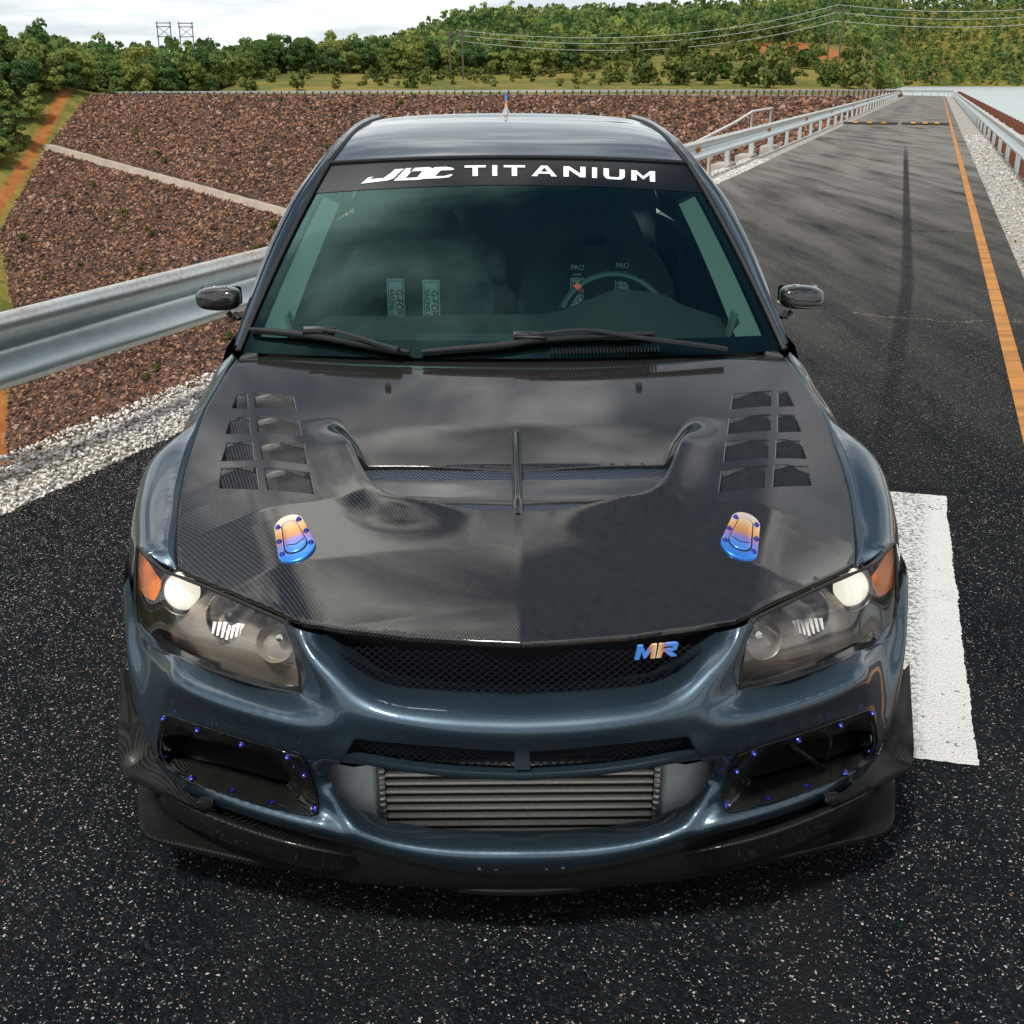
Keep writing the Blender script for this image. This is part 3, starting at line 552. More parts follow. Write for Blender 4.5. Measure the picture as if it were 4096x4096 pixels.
# ---- guardrails
def mk_galv():
    m,t,b,o=mat_new('galvanised_steel'); g=GEO(t); n=NOISE(t,g,9,6,.65); n2=NOISE(t,g,2.2,4); sx=ND(t,'ShaderNodeSeparateXYZ',{0:g})
    c=MIX(t,n,(.52,.61,.63),(.82,.87,.86)); c=MIX(t,MA(t,'MULTIPLY',RAMP(t,NOISE(t,g,45,5,.7),[(.40,.0),(.62,1.0)]),MA(t,'MULTIPLY',RAMP(t,n2,[(.30,.2),(.62,1.0)]),ND(t,'ShaderNodeMapRange',{0:sx.outputs[2],1:.585,2:.63,3:.10,4:.85}).outputs[0])),c,(.55,.30,.17))
    t.links.new(c,b.inputs['Base Color']); b.inputs['Metallic'].default_value=.7; t.links.new(MA(t,'MULTIPLY_ADD',n,.22,.26),b.inputs['Roughness']); BUMP(t,n,.12,.004,b); return m
M_galv=mk_galv(); M_rust=mat('rusty_steel',(.17,.062,.030),.88,.15,noise=(7,.45)); M_refl=mat('orange_reflector',(.85,.28,.02),.35)
PROF=[(-.034,.652),(.004,.663),(.040,.640),(.046,.606),(.010,.556),(-.030,.520),(-.036,.503),(-.030,.486),(.010,.450),(.046,.402),(.040,.368),(.004,.345),(-.034,.356)]
_pp=cubic([(a,b,0) for a,b in PROF],65)[:,:2]
def guardrail(name,w,face,s0,s1,label,post_mat,spacing=3.3,tall=.60,phase=.9,refl=None,postbox=(.055,.10)):
    root=empty(name,(0,0,0)); tag(root,label,'guardrail'); 
    ss=list(np.arange(s0,min(s1,LB),2.0))+list(np.arange(max(s0,LB),s1,3.0)) if s1>LB else list(np.linspace(s0,s1,int((s1-s0)/2)+2)); P=[]
    for s in ss: p,n,z=path(float(s)); P.append([(*(p+n*(w+face*a)),b+z) for a,b in _pp])
    back=[[(*(np.array(q[:2])-path(float(s))[1]*face*.004),q[2]) for q in row] for s,row in zip(ss,P)]
    mb=MB().grid(P).grid(back,True); o=mb.build('beam',M_galv,root)
    pm=None
    for k,s in enumerate(np.arange(s0+phase,s1,spacing)):
        p,n,z=path(float(s)); c=p+n*(w-face*.14)
        if pm is None:
            b=MB(); a,e=postbox; b.box((0,0,(tall-.5)/2),(.006,e,tall+.5)).box((-a/2,0,(tall-.5)/2),(a,e*.08,tall+.5)).box((a/2,0,(tall-.5)/2),(a,e*.08,tall+.5)) if False else b.box((0,0,tall/2-.25),(a*1.6,.008,tall+.5)).box((0,e/2,tall/2-.25),(a*1.6,.010,tall+.5)).box((0,-e/2,tall/2-.25),(a*1.6,.010,tall+.5)).box((face*.045,0,.50),(.06,.07,.20))
            o=b.build('post',post_mat,root,False); pm=o.data
        else: o=bpy.data.objects.new('post',pm); COL.objects.link(o); o.parent=root
        o.location=(c[0],c[1],z); o.rotation_euler=(0,0,math.atan2(n[1],n[0]))
    for s in (refl or []):
        p,n,z=path(s); c=p+n*(w+face*.0); o=MB().box((c[0],c[1],.515+z),(.05,.09,.075),Matrix.Rotation(math.atan2(n[1],n[0]),3,'Z'),.008).build('reflector',M_refl,root)
    return root
guardrail('guardrail',-2.42,1,-5.5,128,'silvery steel guardrail with rust-stained top running behind the car on the left',M_galv,refl=[19.6,28.5,37,46,58,70,84,100],phase=2.5)
guardrail('guardrail',-2.40,1,131,SE-4,'distant guardrail on brown posts along the far crest of the dam',M_rust,spacing=1.85,postbox=(.12,.16))
guardrail('guardrail',2.66,-1,-5,SE-6,'steel guardrail along the lake side of the road at right',M_galv,phase=1.3,spacing=3.6)
# row of rusty stub posts behind the lakeside rail
pm=None
for k,s in enumerate(np.arange(14,140,1.55)):
    p,n,z=path(float(s)); c=p+n*3.32
    if pm is None:
        o=MB().box((0,0,.05),(.30,.016,1.2)).box((0,.13,.05),(.30,.016,1.2)).box((-.145,.065,.05),(.014,.13,1.2)).build('steel_post',M_rust,None,False); pm=o.data
    else: o=bpy.data.objects.new('steel_post',pm); COL.objects.link(o)
    o.location=(c[0],c[1],-.12); o.rotation_euler=(0,0,math.atan2(n[1],n[0])); tag(o,'rusty steel stub post behind the lakeside guardrail','post','rusty posts along the lake')
# ---- speed bump in two lengths with orange reflectors
M_rub=mat('black_rubber',(.012,.012,.013),.6); M_or=mat('orange_plastic',(.85,.33,.02),.45)
def sp_bump(w0,w1,s,label,refs):
    root=empty('speed_bump',(0,0,0)); tag(root,label,'speed bump','rubber speed bump lengths'); P=[]
    for w in np.linspace(w0,w1,9):
        r=[]
        for a in np.linspace(-1,1,9): p,n,z=path(s+a*.20); r.append((*(p+n*w),.004+.085*math.cos(a*math.pi/2)**.8+0*z))
        P.append(r)
    MB().grid(P).build('base',M_rub,root)
    for f in refs:
        w=w0+(w1-w0)*f; p,n,z=path(s-.12); rot=Matrix.Rotation(math.atan2(n[1],n[0]),3,'Z'); MB().box((p[0]+n[0]*w,p[1]+n[1]*w,.075),(.17,.20,.05),rot,.012).build('reflector',M_or,root)
sp_bump(-2.15,-.13,48.6,'left length of the black rubber speed bump across the road, with orange reflectors',[.22,.48,.74])
sp_bump(.0,1.72,48.6,'right length of the black rubber speed bump, ending at the yellow line',[.25,.50,.75])
# ---- white pipe handrail and concrete blocks below the left rail
M_wp=mat('white_pipe',(.62,.60,.56),.5,noise=(6,.3)); M_con=mat('concrete',(.40,.37,.33),.9,noise=(4,.3))
def rp(s,w,z): p,n,_=path(s); return (*(p+n*w),z)
hr=empty('handrail'); tag(hr,'white pipe handrail going down the rocks behind the left guardrail','handrail')
MB().tube([rp(21.0,-3.0,-.1),rp(21.0,-3.0,.42),rp(30,-3.5,.60),rp(33,-3.5,.80),rp(37.0,-3.5,.80),rp(37.6,-3.5,.5)],.035,8).build('rail',M_wp,hr)
for s,w,z in((25,-3.2,.6),(33,-3.5,.80),(36.9,-3.5,.78)): MB().tube([rp(s,w,-.9),rp(s,w,z-.04)],.03,8).build('post',M_wp,hr)
for k,(s,w) in enumerate(((20.5,-2.62),(23.5,-2.64),(26.6,-2.66),(30.5,-2.66))): tag(MB().box(rp(s,w,-.06),(.35,1.0,.24),Matrix.Rotation(math.atan2(N0[1],N0[0]),3,'Z'),.02).build('concrete_block',M_con),'weathered concrete block at the foot of the left guardrail','concrete block','concrete blocks by the left rail')
# ---- power line: wooden frames and wires, two steel frames on the left ridge
M_wood=mat('pole_wood',(.10,.085,.07),.9); M_wire=mat('wire',(.55,.56,.55),.5,.3); M_stl=mat('grey_steel',(.12,.13,.14),.6,.3)
def ndir(p_,Rr,yv): q=(p_-966)/2298; a=math.atan(q); return Vector((Rr*math.sin(a),Rr*math.cos(a),1.57+Rr*(153-yv)/2250))
def hframe(p_,Rr,top,label,wid=7.0,h=17,m=None):
    t=empty('power_pole',ndir(p_,Rr,top)); tag(t,label,'power pole'); m=m or M_wood
    for sx in(-1,1): MB().tube([(sx*wid*.3,0,-h),(sx*wid*.3,0,.6)],.30,8).build('pole',m,t)
    MB().box((0,0,-.6),(wid,.4,.5)).build('crossarm',m,t); return t
hframe(1568,455,34,'wooden twin-pole power pole on the hill at right'); hframe(862,352,68,'wooden twin-pole power pole behind the meadow, left end of the wires',6,14)
def tower(p_,label):
    t=empty('steel_tower',ndir(p_,470,58)); tag(t,label,'tower','steel towers on the left ridge')
    for sx in(-2.4,2.4): MB().box((sx,0,-7),(.32,.32,15)).build('post',M_stl,t)
    for z in(0,-1.2,-4.6): MB().box((0,0,z),(5.6,.28,.30)).build('crossbeam',M_stl,t)
    MB().tube([(-2.4,0,-4.6),(2.4,0,-1.2)],.10,5).tube([(2.4,0,-4.6),(-2.4,0,-1.2)],.10,5).build('brace',M_stl,t)
tower(319,'left one of two steel frame towers rising over the trees on the ridge'); tower(360,'right one of two steel frame towers rising over the trees on the ridge')
for k,(ya,yb,yc) in enumerate(((66,28,40),(74,40,52),(84,54,62))):
    A_=ndir(862,352,ya);B_=ndir(1568,455,yb);C_=ndir(2150,560,yc-22); o=empty('power_line',A_); tag(o,['top','middle','lowest'][k]+' power line strung across the hill','power line','power lines')
    for nm,(p0,p1,sag) in(('span',(A_,B_,7.5)),('span',(B_,C_,6.0))):
        MB().tube([p0.lerp(p1,t)-Vector((0,0,sag*.75*4*t*(1-t)))-A_ for t in np.linspace(0,1,24)],.085,5).build(nm,M_wire,o)

# ================================================================== THE CAR
def mk_paintcar():
    m,t,b,o=mat_new('slate_blue_paint'); g=OBJ(t); fl=ND(t,'ShaderNodeTexVoronoi',{'Vector':g,'Scale':1400.0}).outputs['Color']; s=ND(t,'ShaderNodeSeparateColor',{0:fl})
    t.links.new(MIX(t,s.outputs[0],(.027,.050,.073),(.066,.107,.146)),b.inputs['Base Color']); b.inputs['Metallic'].default_value=.78; t.links.new(MA(t,'MULTIPLY_ADD',s.outputs[1],.12,.36),b.inputs['Roughness'])
    b.inputs['Coat Weight'].default_value=1; b.inputs['Coat Roughness'].default_value=.03; b.inputs['Coat IOR'].default_value=1.5; return m
def mk_carbon(name='carbon_fibre',p=.00135,lift=1.0,coat=1.0,cior=1.75,met=.0,crough=.045):
    m,t,b,o=mat_new(name); g=OBJ(t); s=ND(t,'ShaderNodeSeparateXYZ',{0:g})
    a=MA(t,'FLOOR',MA(t,'DIVIDE',s.outputs[0],p)); v=MA(t,'FLOOR',MA(t,'DIVIDE',MA(t,'SUBTRACT',s.outputs[1],MA(t,'MULTIPLY',s.outputs[2],.9)),p*1.15))
    tw=MA(t,'MODULO',MA(t,'ADD',MA(t,'ADD',a,v),4000.0),4.0); w=MA(t,'LESS_THAN',tw,2.0); n=NOISE(t,g,60,3)
    c=MIX(t,w,(.003*lift,.0035*lift,.0035*lift),(.028*lift,.0275*lift,.025*lift)); t.links.new(MIX(t,1.0,c,RAMP(t,n,[(.3,.8),(.7,1.2)]),'MULTIPLY'),b.inputs['Base Color'])
    b.inputs['Metallic'].default_value=met; b.inputs['Specular IOR Level'].default_value=.05; t.links.new(MA(t,'MULTIPLY_ADD',w,.12,.36),b.inputs['Roughness']); b.inputs['Coat Weight'].default_value=coat; b.inputs['Coat Roughness'].default_value=crough; b.inputs['Coat IOR'].default_value=cior; return m
M_pnt=mk_paintcar(); M_cf=mk_carbon(); M_cfd=mk_carbon('carbon_dark',p=.0016,lift=.55,coat=.15,cior=1.4,met=.0,crough=.12); M_cfd.node_tree.nodes['Principled BSDF'].inputs['Specular IOR Level'].default_value=.12; M_cfm=mk_carbon('carbon_satin',p=.0016,lift=1.0,coat=.7,cior=1.5,met=.2,crough=.08); M_blk=mat('black_plastic',(.012,.013,.015),.45,noise=(40,.3)); M_rubb=mat('rubber_seal',(.008,.008,.009),.6); M_dark=mat('dark_void',(.003,.003,.004),.9)
M_mesh=mat('black_mesh',(.024,.028,.036),.35,.6); M_alu=mat('raw_aluminium',(.55,.58,.58),.55,.25,noise=(30,.3)); M_gls_black=mat('gloss_black',(.006,.006,.008),.12,0,1)
def mk_ti():
    m,t,b,o=mat_new('burnt_titanium'); s=ND(t,'ShaderNodeSeparateXYZ',{0:OBJ(t)}); at=ND(t,'ShaderNodeAttribute',attribute_name='burn').outputs['Fac']
    t.links.new(RAMP(t,at,[(0,(.05,.26,.85)),(.22,(.12,.36,.95)),(.40,(.30,.26,.68)),(.55,(.72,.33,.14)),(.75,(.90,.52,.22)),(1,(.88,.80,.70))]),b.inputs['Base Color']); b.inputs['Metallic'].default_value=.6; b.inputs['Roughness'].default_value=.3; return m
M_ti=mk_ti(); M_bolt=mat('blued_titanium_bolt',(.08,.10,.55),.25,.95); M_boltc=mat('copper_bolt_head',(.75,.42,.28),.25,.95)
M_tib=M_ti.copy(); M_tib.name='burnt_titanium_badge'; M_tib.node_tree.nodes['Principled BSDF'].inputs['Metallic'].default_value=.25
def heat(o,f):
    me=o.data; at=me.attributes.new('burn','FLOAT','POINT'); at.data.foreach_set('value',[float(f(v.co)) for v in me.vertices])
car=empty('car',(.0177,1.70,0),.0138); tag(car,'dark slate blue tuned sedan with carbon hood parked facing the camera on the dam road','car')
class PlanFrame:
    """unrolled around the plan curve of the nose: s along the plan, v slanted height, h set-back"""
    def __init__(f):
        x=np.linspace(0,.875,1200); y=plan_y(x); f.x=x; f.s=np.concatenate([[0],np.cumsum(np.hypot(np.diff(x),np.diff(y)))]); f.y=y
    def to2(f,P): 
        P=np.asarray(P,float); ax=np.abs(P[:,0]); s=np.interp(ax,f.x,f.s)*np.sign(P[:,0]+1e-12); return np.column_stack([s,P[:,2]+.45*P[:,1]]),P[:,1]-plan_y(ax)
    def to3(f,Q,h):
        a=np.abs(Q[:,0]); x=np.interp(a,f.s,f.x); y=plan_y(x)+h; return np.column_stack([x*np.sign(Q[:,0]+1e-12),y,Q[:,1]-.45*y])
class AxisFrame:
    def __init__(f,d,up=(0,1,0)):
        f.d=np.array(Vector(d).normalized()); e=np.array(up,float); e-=f.d*(e@f.d); f.e1=e/np.linalg.norm(e); f.e2=np.cross(f.d,f.e1)
    def to2(f,P): P=np.asarray(P,float); return np.column_stack([P@f.e1,P@f.e2]),P@f.d
    def to3(f,Q,h): return Q[:,:1]*f.e1+Q[:,1:2]*f.e2+h[:,None]*f.d
PF=PlanFrame()
class Relief:
    """smooth surface through control points, trimmed by outlines (all in 3d)"""
    def __init__(r,frame,ctrl,lam=2e-5,sym=False,rms=None):
        r.fr=frame; C=np.array(ctrl,float)
        if sym: Cm=C.copy(); Cm[:,0]*=-1; C=np.concatenate([C,Cm[np.abs(C[:,0])>.004]])
        X,h=frame.to2(C); 
        # drop near-duplicates
        k=[0]
        for i in range(1,len(X)):
            if np.min(np.linalg.norm(X[k]-X[i],axis=1))>.004: k.append(i)
        r.f=RBF(X[k],h[k],lam); r.res=np.abs(r.f(X[k])-h[k])
    def at2(r,Q,dh=0): Q=np.asarray(Q,float); return r.fr.to3(Q,r.f(Q)+dh)
    def at(r,P,dh=0): return r.at2(r.fr.to2(P)[0],dh)
    def normal(r,Q,e=.003):
        Q=np.asarray(Q,float); a=r.at2(Q+[e,0])-r.at2(Q-[e,0]); b=r.at2(Q+[0,e])-r.at2(Q-[0,e]); n=np.cross(a,b); return n/np.linalg.norm(n,axis=1)[:,None]
    def mesh(r,mb,outer,holes=(),h=.008,dh=0,lip=0,lipdepth=.02,outlip=0,face=(0,-1,.3),nlip=None):
        O=r.fr.to2(outer)[0]; Hs=[r.fr.to2(q)[0] for q in holes]; P,T,loops=tri_domain(O,Hs,h); V=r.at2(P,dh); mb.add(V,T)
        def roll(lp,rad,depth,hole):
            lp=np.asarray(lp); tn=np.roll(lp,-1,0)-np.roll(lp,1,0); tn/=np.linalg.norm(tn,axis=1)[:,None]+1e-9; n2=np.column_stack([tn[:,1],-tn[:,0]]); n2*=1 if (inpoly(lp+n2*.002,lp).mean()>.5)==bool(hole) else -1
            hs=-1 if isinstance(r.fr,AxisFrame) else 1
            rings=[r.at2(lp+n2*rad*math.sin(R(a)),dh+hs*rad*(1-math.cos(R(a)))) for a in(0,22,45,68,90)]; rings.append(r.at2(lp+n2*rad,dh+hs*(rad+depth))); mb.grid([list(x)+[x[0]] for x in rings])
        if lip: 
            for q in (loops[1:] if nlip is None else loops[1:1+nlip]): roll(q,lip,lipdepth,True)
        if outlip: roll(loops[0],outlip,lipdepth,False)
        return mb
# ---------------------------------------------------------------- front bumper
BLAM=5e-4
s0=[(-0.0036, 0.075, 0.5477), (0.0793, 0.077, 0.5503), (0.1582, 0.0846, 0.553), (0.2349, 0.102, 0.5559), (0.2757, 0.115, 0.5708), (0.301, 0.1302, 0.587), (0.3224, 0.1452, 0.6058), (0.3441, 0.159, 0.6187), (0.3592, 0.1674, 0.6273)]
s1=[(-0.0046, 0.022, 0.54), (0.0764, 0.0239, 0.5418), (0.1532, 0.0302, 0.547), (0.2277, 0.0458, 0.5548), (0.272, 0.0622, 0.567), (0.3011, 0.0802, 0.5853), (0.3264, 0.0982, 0.604), (0.3513, 0.1211, 0.6182), (0.3721, 0.1415, 0.6318)]
s2=[(-0.005, 0.0, 0.5206), (0.0754, 0.0018, 0.5232), (0.1515, 0.0061, 0.5287), (0.229, 0.021, 0.5409), (0.2807, 0.038, 0.5523), (0.313, 0.0529, 0.5698), (0.3338, 0.0681, 0.5896), (0.3595, 0.0905, 0.6166), (0.3773, 0.1092, 0.6373), (0.3957, 0.1294, 0.6576)]
s3=[(0.3473, 0.0579, 0.5313), (0.3695, 0.0827, 0.5323), (0.3886, 0.111, 0.5361), (0.3993, 0.1326, 0.5715), (0.4101, 0.1474, 0.6085), (0.4234, 0.1612, 0.6415)]
s3o=[(0.3945, 0.123, 0.5324), (0.403, 0.1399, 0.5629), (0.4132, 0.1535, 0.6053), (0.4254, 0.166, 0.6392), (0.4297, 0.1696, 0.6507)]
hlb=[(0.3997, 0.1288, 0.5259), (0.4727, 0.158, 0.5212), (0.5679, 0.2078, 0.5208), (0.6467, 0.2637, 0.5263), (0.716, 0.345, 0.5175), (0.7555, 0.385, 0.5259), (0.7831, 0.42, 0.5356)]
shelf=[(0.3214, 0.0389, 0.5175), (0.3542, 0.0499, 0.5212), (0.404, 0.0823, 0.5187), (0.4837, 0.1173, 0.5181), (0.5785, 0.1699, 0.5197), (0.6632, 0.2325, 0.5237), (0.3335, 0.038, 0.5077), (0.3913, 0.0559, 0.5098), (0.4781, 0.0906, 0.5087), (0.5724, 0.1437, 0.5091), (0.6455, 0.1987, 0.5149), (0.7394, 0.345, 0.4685), (0.7825, 0.4, 0.4848)]
face=[(0.3236, 0.0395, 0.4822), (0.3741, 0.0561, 0.4759), (0.4392, 0.0834, 0.4768), (0.5312, 0.1302, 0.4755), (0.6114, 0.1815, 0.4729), (0.677, 0.2328, 0.4765), (0.3351, 0.0485, 0.4483), (0.4143, 0.0819, 0.4318), (0.4679, 0.1058, 0.4326), (0.5384, 0.1424, 0.4314), (0.6205, 0.1964, 0.4266), (0.6967, 0.2603, 0.4155)]
cenA=[(-0.0049, 0.001, 0.5025), (0.0758, 0.0028, 0.5042), (0.1522, 0.0071, 0.5092), (0.2299, 0.0191, 0.5134)]
cenB=[(-0.0048, 0.006, 0.4856), (0.0763, 0.0079, 0.4877), (0.1532, 0.0122, 0.4932), (0.2312, 0.0224, 0.4946), (0.2989, 0.0358, 0.4946), (0.3272, 0.0424, 0.4961)]
cenC=[(-0.0047, 0.004, 0.4396), (0.077, 0.0059, 0.4425), (0.1544, 0.0103, 0.447), (0.2328, 0.0207, 0.4535), (0.2728, 0.0294, 0.4561), (0.3137, 0.04, 0.4539)]
cenD=[(-0.0047, 0.004, 0.4305), (0.0771, 0.0059, 0.4335), (0.1547, 0.0103, 0.4384), (0.2333, 0.0218, 0.4438), (0.2736, 0.0315, 0.4452), (0.3279, 0.0485, 0.4378)]
cenE=[(-0.0046, 0.007, 0.4204), (0.0775, 0.0089, 0.4242), (0.1552, 0.0134, 0.4292), (0.2342, 0.0249, 0.4335), (0.2751, 0.0368, 0.4326), (0.3301, 0.0571, 0.4244)]
pil=[(0.3594, 0.0895, 0.4002), (0.361, 0.108, 0.3633), (0.3464, 0.1166, 0.3238), (0.3156, 0.1185, 0.286), (0.2535, 0.1125, 0.2546), (0.1693, 0.1036, 0.2451), (0.0858, 0.1003, 0.2414), (-0.0024, 0.1, 0.2405)]
lipc=[(-0.0034, 0.05, 0.2434), (0.083, 0.0522, 0.2419), (0.1647, 0.0551, 0.2476), (0.2468, 0.0632, 0.2627), (0.3076, 0.0696, 0.2915), (0.3425, 0.0725, 0.3301), (0.3592, 0.0754, 0.3637), (0.3641, 0.073, 0.4054), (-0.0035, 0.042, 0.2275), (0.0828, 0.0442, 0.2264), (0.1644, 0.0471, 0.2331), (0.2464, 0.0552, 0.2467), (0.2996, 0.0619, 0.2656)]
grv=[(0.3829, 0.087, 0.4054), (0.3778, 0.1013, 0.358), (0.363, 0.1006, 0.3103), (0.3396, 0.0857, 0.2796), (0.3252, 0.0699, 0.2693)]
dlo=[(0.3878, 0.1007, 0.286), (0.468, 0.1318, 0.2865), (0.5536, 0.1756, 0.2849), (0.6429, 0.2365, 0.2729), (0.7068, 0.2898, 0.264)]
ledge=[(0.3216, 0.0609, 0.2637), (0.357, 0.0628, 0.2792), (0.407, 0.0753, 0.2882), (0.486, 0.1054, 0.2933), (0.5716, 0.1512, 0.2926), (0.6348, 0.1957, 0.2883), (0.6863, 0.2392, 0.2873), (0.7267, 0.2851, 0.3104), (0.746, 0.3134, 0.3353), (0.7176, 0.2811, 0.3792), (0.7533, 0.3269, 0.3787)]
bot=[(-0.0033, 0.05, 0.1941), (0.0838, 0.0522, 0.1964), (0.1659, 0.0553, 0.208), (0.2882, 0.0695, 0.2359), (0.3378, 0.0792, 0.2441), (0.4141, 0.0979, 0.2515), (0.5225, 0.1414, 0.2558), (0.6076, 0.1946, 0.2503), (0.6831, 0.2559, 0.2427), (0.7235, 0.3009, 0.2401)]
side=[(0.8107, 0.45, 0.5961), (0.8135, 0.435, 0.5229), (0.8018, 0.4, 0.4682), (0.7969, 0.385, 0.4305), (0.7825, 0.36, 0.3986), (0.7722, 0.34, 0.3654), (0.7553, 0.315, 0.3281)]
sideb=[(.845,.60,.60),(.850,.62,.50),(.850,.62,.40),(.845,.60,.30),(.83,.56,.22)]
botb=[(.745,.345,.235),(.79,.425,.225),(.815,.49,.22)]
for q in (s0,s1,s2,cenA,cenB,cenC,cenD,cenE,lipc,bot): q[0]=(0.0,)+tuple(q[0][1:])
pil[-1]=(0.0,)+tuple(pil[-1][1:])
intop=[(0.3559, 0.0744, 0.4129), (0.3301, 0.0571, 0.4244), (0.2751, 0.0368, 0.4326), (0.2342, 0.0249, 0.4335), (0.1552, 0.0134, 0.4292), (0.0775, 0.0089, 0.4242), (-0.0046, 0.007, 0.4204)]
intop[-1]=(0.0,)+tuple(intop[-1][1:])
def row(r,k=3,sm=2):
    q=np.array(r,float)
    for _ in range(sm): q[1:-1]=.5*q[1:-1]+.25*(q[:-2]+q[2:]) if False else q[1:-1]
    return [tuple(p) for p in cubic(q,k*len(q))]
mid=[(0.3322, 0.0577, 0.425), (0.3159, 0.0416, 0.4529), (0.2984, 0.0357, 0.4893), (0.2918, 0.0343, 0.4934), (0.2312, 0.0224, 0.4937), (0.1532, 0.0122, 0.4923), (0.0763, 0.0079, 0.4873), (0.0124, 0.0061, 0.4837), (0.0133, 0.0061, 0.4614), (0.0142, 0.0061, 0.4434), (-0.0047, 0.006, 0.4436)]
mid[-1]=(0.0,)+tuple(mid[-1][1:])
ctrl=row(s0)+row(s1)+row(s2,4)+row(s3)+row(s3o)+row(hlb)+row(shelf[:6])+row(shelf[6:])+row(face[:6])+row(face[6:])+row(cenA,8)+row(cenB,8)+row(cenC,8)+row(cenD,8)+row(cenE,8)+row(pil,5)+row(lipc[:8])+row(lipc[8:])+row(grv)+row(dlo)+row(ledge[:7])+ledge[7:]+row(bot,5)+row(side)+sideb+botb
BUM=Relief(PF,ctrl,BLAM,sym=True)
outer=s0+[s2[-1]]+[s3o[-1]]+s3o[::-1][1:]+hlb+[(.795,.45,.62)]+[side[0]]+sideb+botb[::-1]+bot[::-1]+pil[::-1][0:0]+[pil[-1]]+pil[::-1][1:]+mid
slot=[(0.0124, 0.0061, 0.4837), (0.0763, 0.0079, 0.4873), (0.1532, 0.0122, 0.4923), (0.2312, 0.0224, 0.4937), (0.2918, 0.0343, 0.4934), (0.2984, 0.0357, 0.4902), (0.2862, 0.0331, 0.4708), (0.2721, 0.0302, 0.456), (0.1546, 0.0123, 0.4461), (0.0771, 0.0079, 0.4416), (0.0142, 0.0061, 0.438)]
duct_o=[(0.4189, 0.0836, 0.4267), (0.4326, 0.0888, 0.4324), (0.5074, 0.1233, 0.4335), (0.607, 0.1842, 0.429), (0.6854, 0.2483, 0.4142), (0.6988, 0.2627, 0.4027), (0.7156, 0.2826, 0.3544), (0.7277, 0.3016, 0.3), (0.7253, 0.3032, 0.279), (0.706, 0.2888, 0.269), (0.6433, 0.2389, 0.275), (0.5539, 0.1778, 0.2869), (0.4683, 0.134, 0.2885), (0.396, 0.1055, 0.2866), (0.3833, 0.0992, 0.2943), (0.3797, 0.098, 0.3081), (0.3876, 0.0896, 0.3648), (0.3927, 0.0824, 0.4085), (0.3979, 0.0782, 0.4236)]
dhole=rnd_poly([tuple(np.array(p)*1) for p in duct_o],1); cdn=np.mean(np.array(dhole),0); dhole=[tuple(np.array(p)*.95+cdn*.05) for p in dhole]
mb=MB(); BUM.mesh(mb,outer,[dhole],.0075)
# rolled edges of the intake and of the grille mouth
def edge_roll(mb,pts,towards,rad,depth,surf=BUM,face=(0,-1,.3),ex=None):
    lp=dens(surf.fr.to2(pts)[0],.006,False); tw=surf.fr.to2(np.array([towards]))[0][0]; tn=np.gradient(lp,axis=0); tn/=np.linalg.norm(tn,axis=1)[:,None]+1e-9; n2=np.column_stack([tn[:,1],-tn[:,0]]); n2*=1 if (((tw-lp)*n2).sum(1)>0).mean()>.5 else -1
    rings=[surf.at2(lp+n2*rad*math.sin(R(a)),rad*(1-math.cos(R(a)))) for a in(0,22,45,68,90)]; rings.append(rings[-1]+np.array(ex or [0,depth,0])); mb.grid(rings)
edge_roll(mb,pil,(0,.1,.32),.004,0,ex=[0,.012,-.035]); edge_roll(mb,mid[:8],(.2,.1,.40),.004,.04); edge_roll(mb,s0,(0,.1,.62),.006,.03)
edge_roll(mb,s3o[::-1]+hlb,(.6,.28,.62),.004,.02)
bumper=mb.mirror().build('front_bumper',M_pnt,car,True,180,weld=.0006)
# rounded bar between slots and intake
def sstep_(a,b,x): t=np.clip((x-a)/(b-a),0,1); return t*t*(3-2*t)
bar=[]
for rw,dy in((cenC,.012),(cenC,-.0045),(cenD,-.0075),(cenD,-.004),(cenD,.006),(cenD,.04)):
    q=np.array(row(rw,6)); q=BUM.at2(PF.to2(q)[0],0.0)+[0,dy,{-.0075:.001,-.004:-.005,.006:-.007,.04:-.004}.get(dy,0)]; q=q[q[:,0]<.338]; q[:,1]-=dy*sstep_(.25,.335,q[:,0])*(1 if dy<.005 else 0); q[:,1]+=.004*sstep_(.29,.338,q[:,0]); q=np.concatenate([q[::-1]*[-1,1,1],q[1:]]); bar.append(cubic(q,120))
MB().grid(bar).build('intake_bar',M_pnt,bumper,True,60)
# dark carrier behind all openings
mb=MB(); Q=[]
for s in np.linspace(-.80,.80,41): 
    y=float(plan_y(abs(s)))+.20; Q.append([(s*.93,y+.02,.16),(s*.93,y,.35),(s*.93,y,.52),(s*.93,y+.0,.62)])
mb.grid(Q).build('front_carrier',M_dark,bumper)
# expanded-metal grilles
def lattice(name,poly,off,pitch,rowh,w,parent,rf=None,m=None,dy=0):
    """zig-zag strands of an expanded metal sheet inside a 3d outline"""
    p2=PF.to2(poly)[0]; lo=p2.min(0);hi=p2.max(0); mb=MB(); j=0; v=lo[1]
    while v<hi[1]+rowh:
        ss=np.arange(lo[0]-pitch,hi[0]+pitch,pitch/2); ph=j%2; zz=np.array([v+(rowh*.5 if (k+ph)%2 else -rowh*.5)*.96 for k in range(len(ss))])
        pts=np.column_stack([ss,zz]); mid=(pts[:-1]+pts[1:])/2; ok=inpoly(mid,p2); P3=PF.to3(pts,np.full(len(pts),off)); i=0
        while i<len(ok):
            if ok[i]:
                k=i
                while k<len(ok) and ok[k]: k+=1
                seg=P3[i:k+1]; a=seg+[0,0,w/2]; b=seg-[0,0,w/2]; c=b+[0,w*1.6,0]; d=a+[0,w*1.6,0]; mb.grid([a,b,c,d,a]); i=k
            else: i+=1
        v+=rowh; j+=1
    return mb.build(name,m or M_mesh,parent,False)
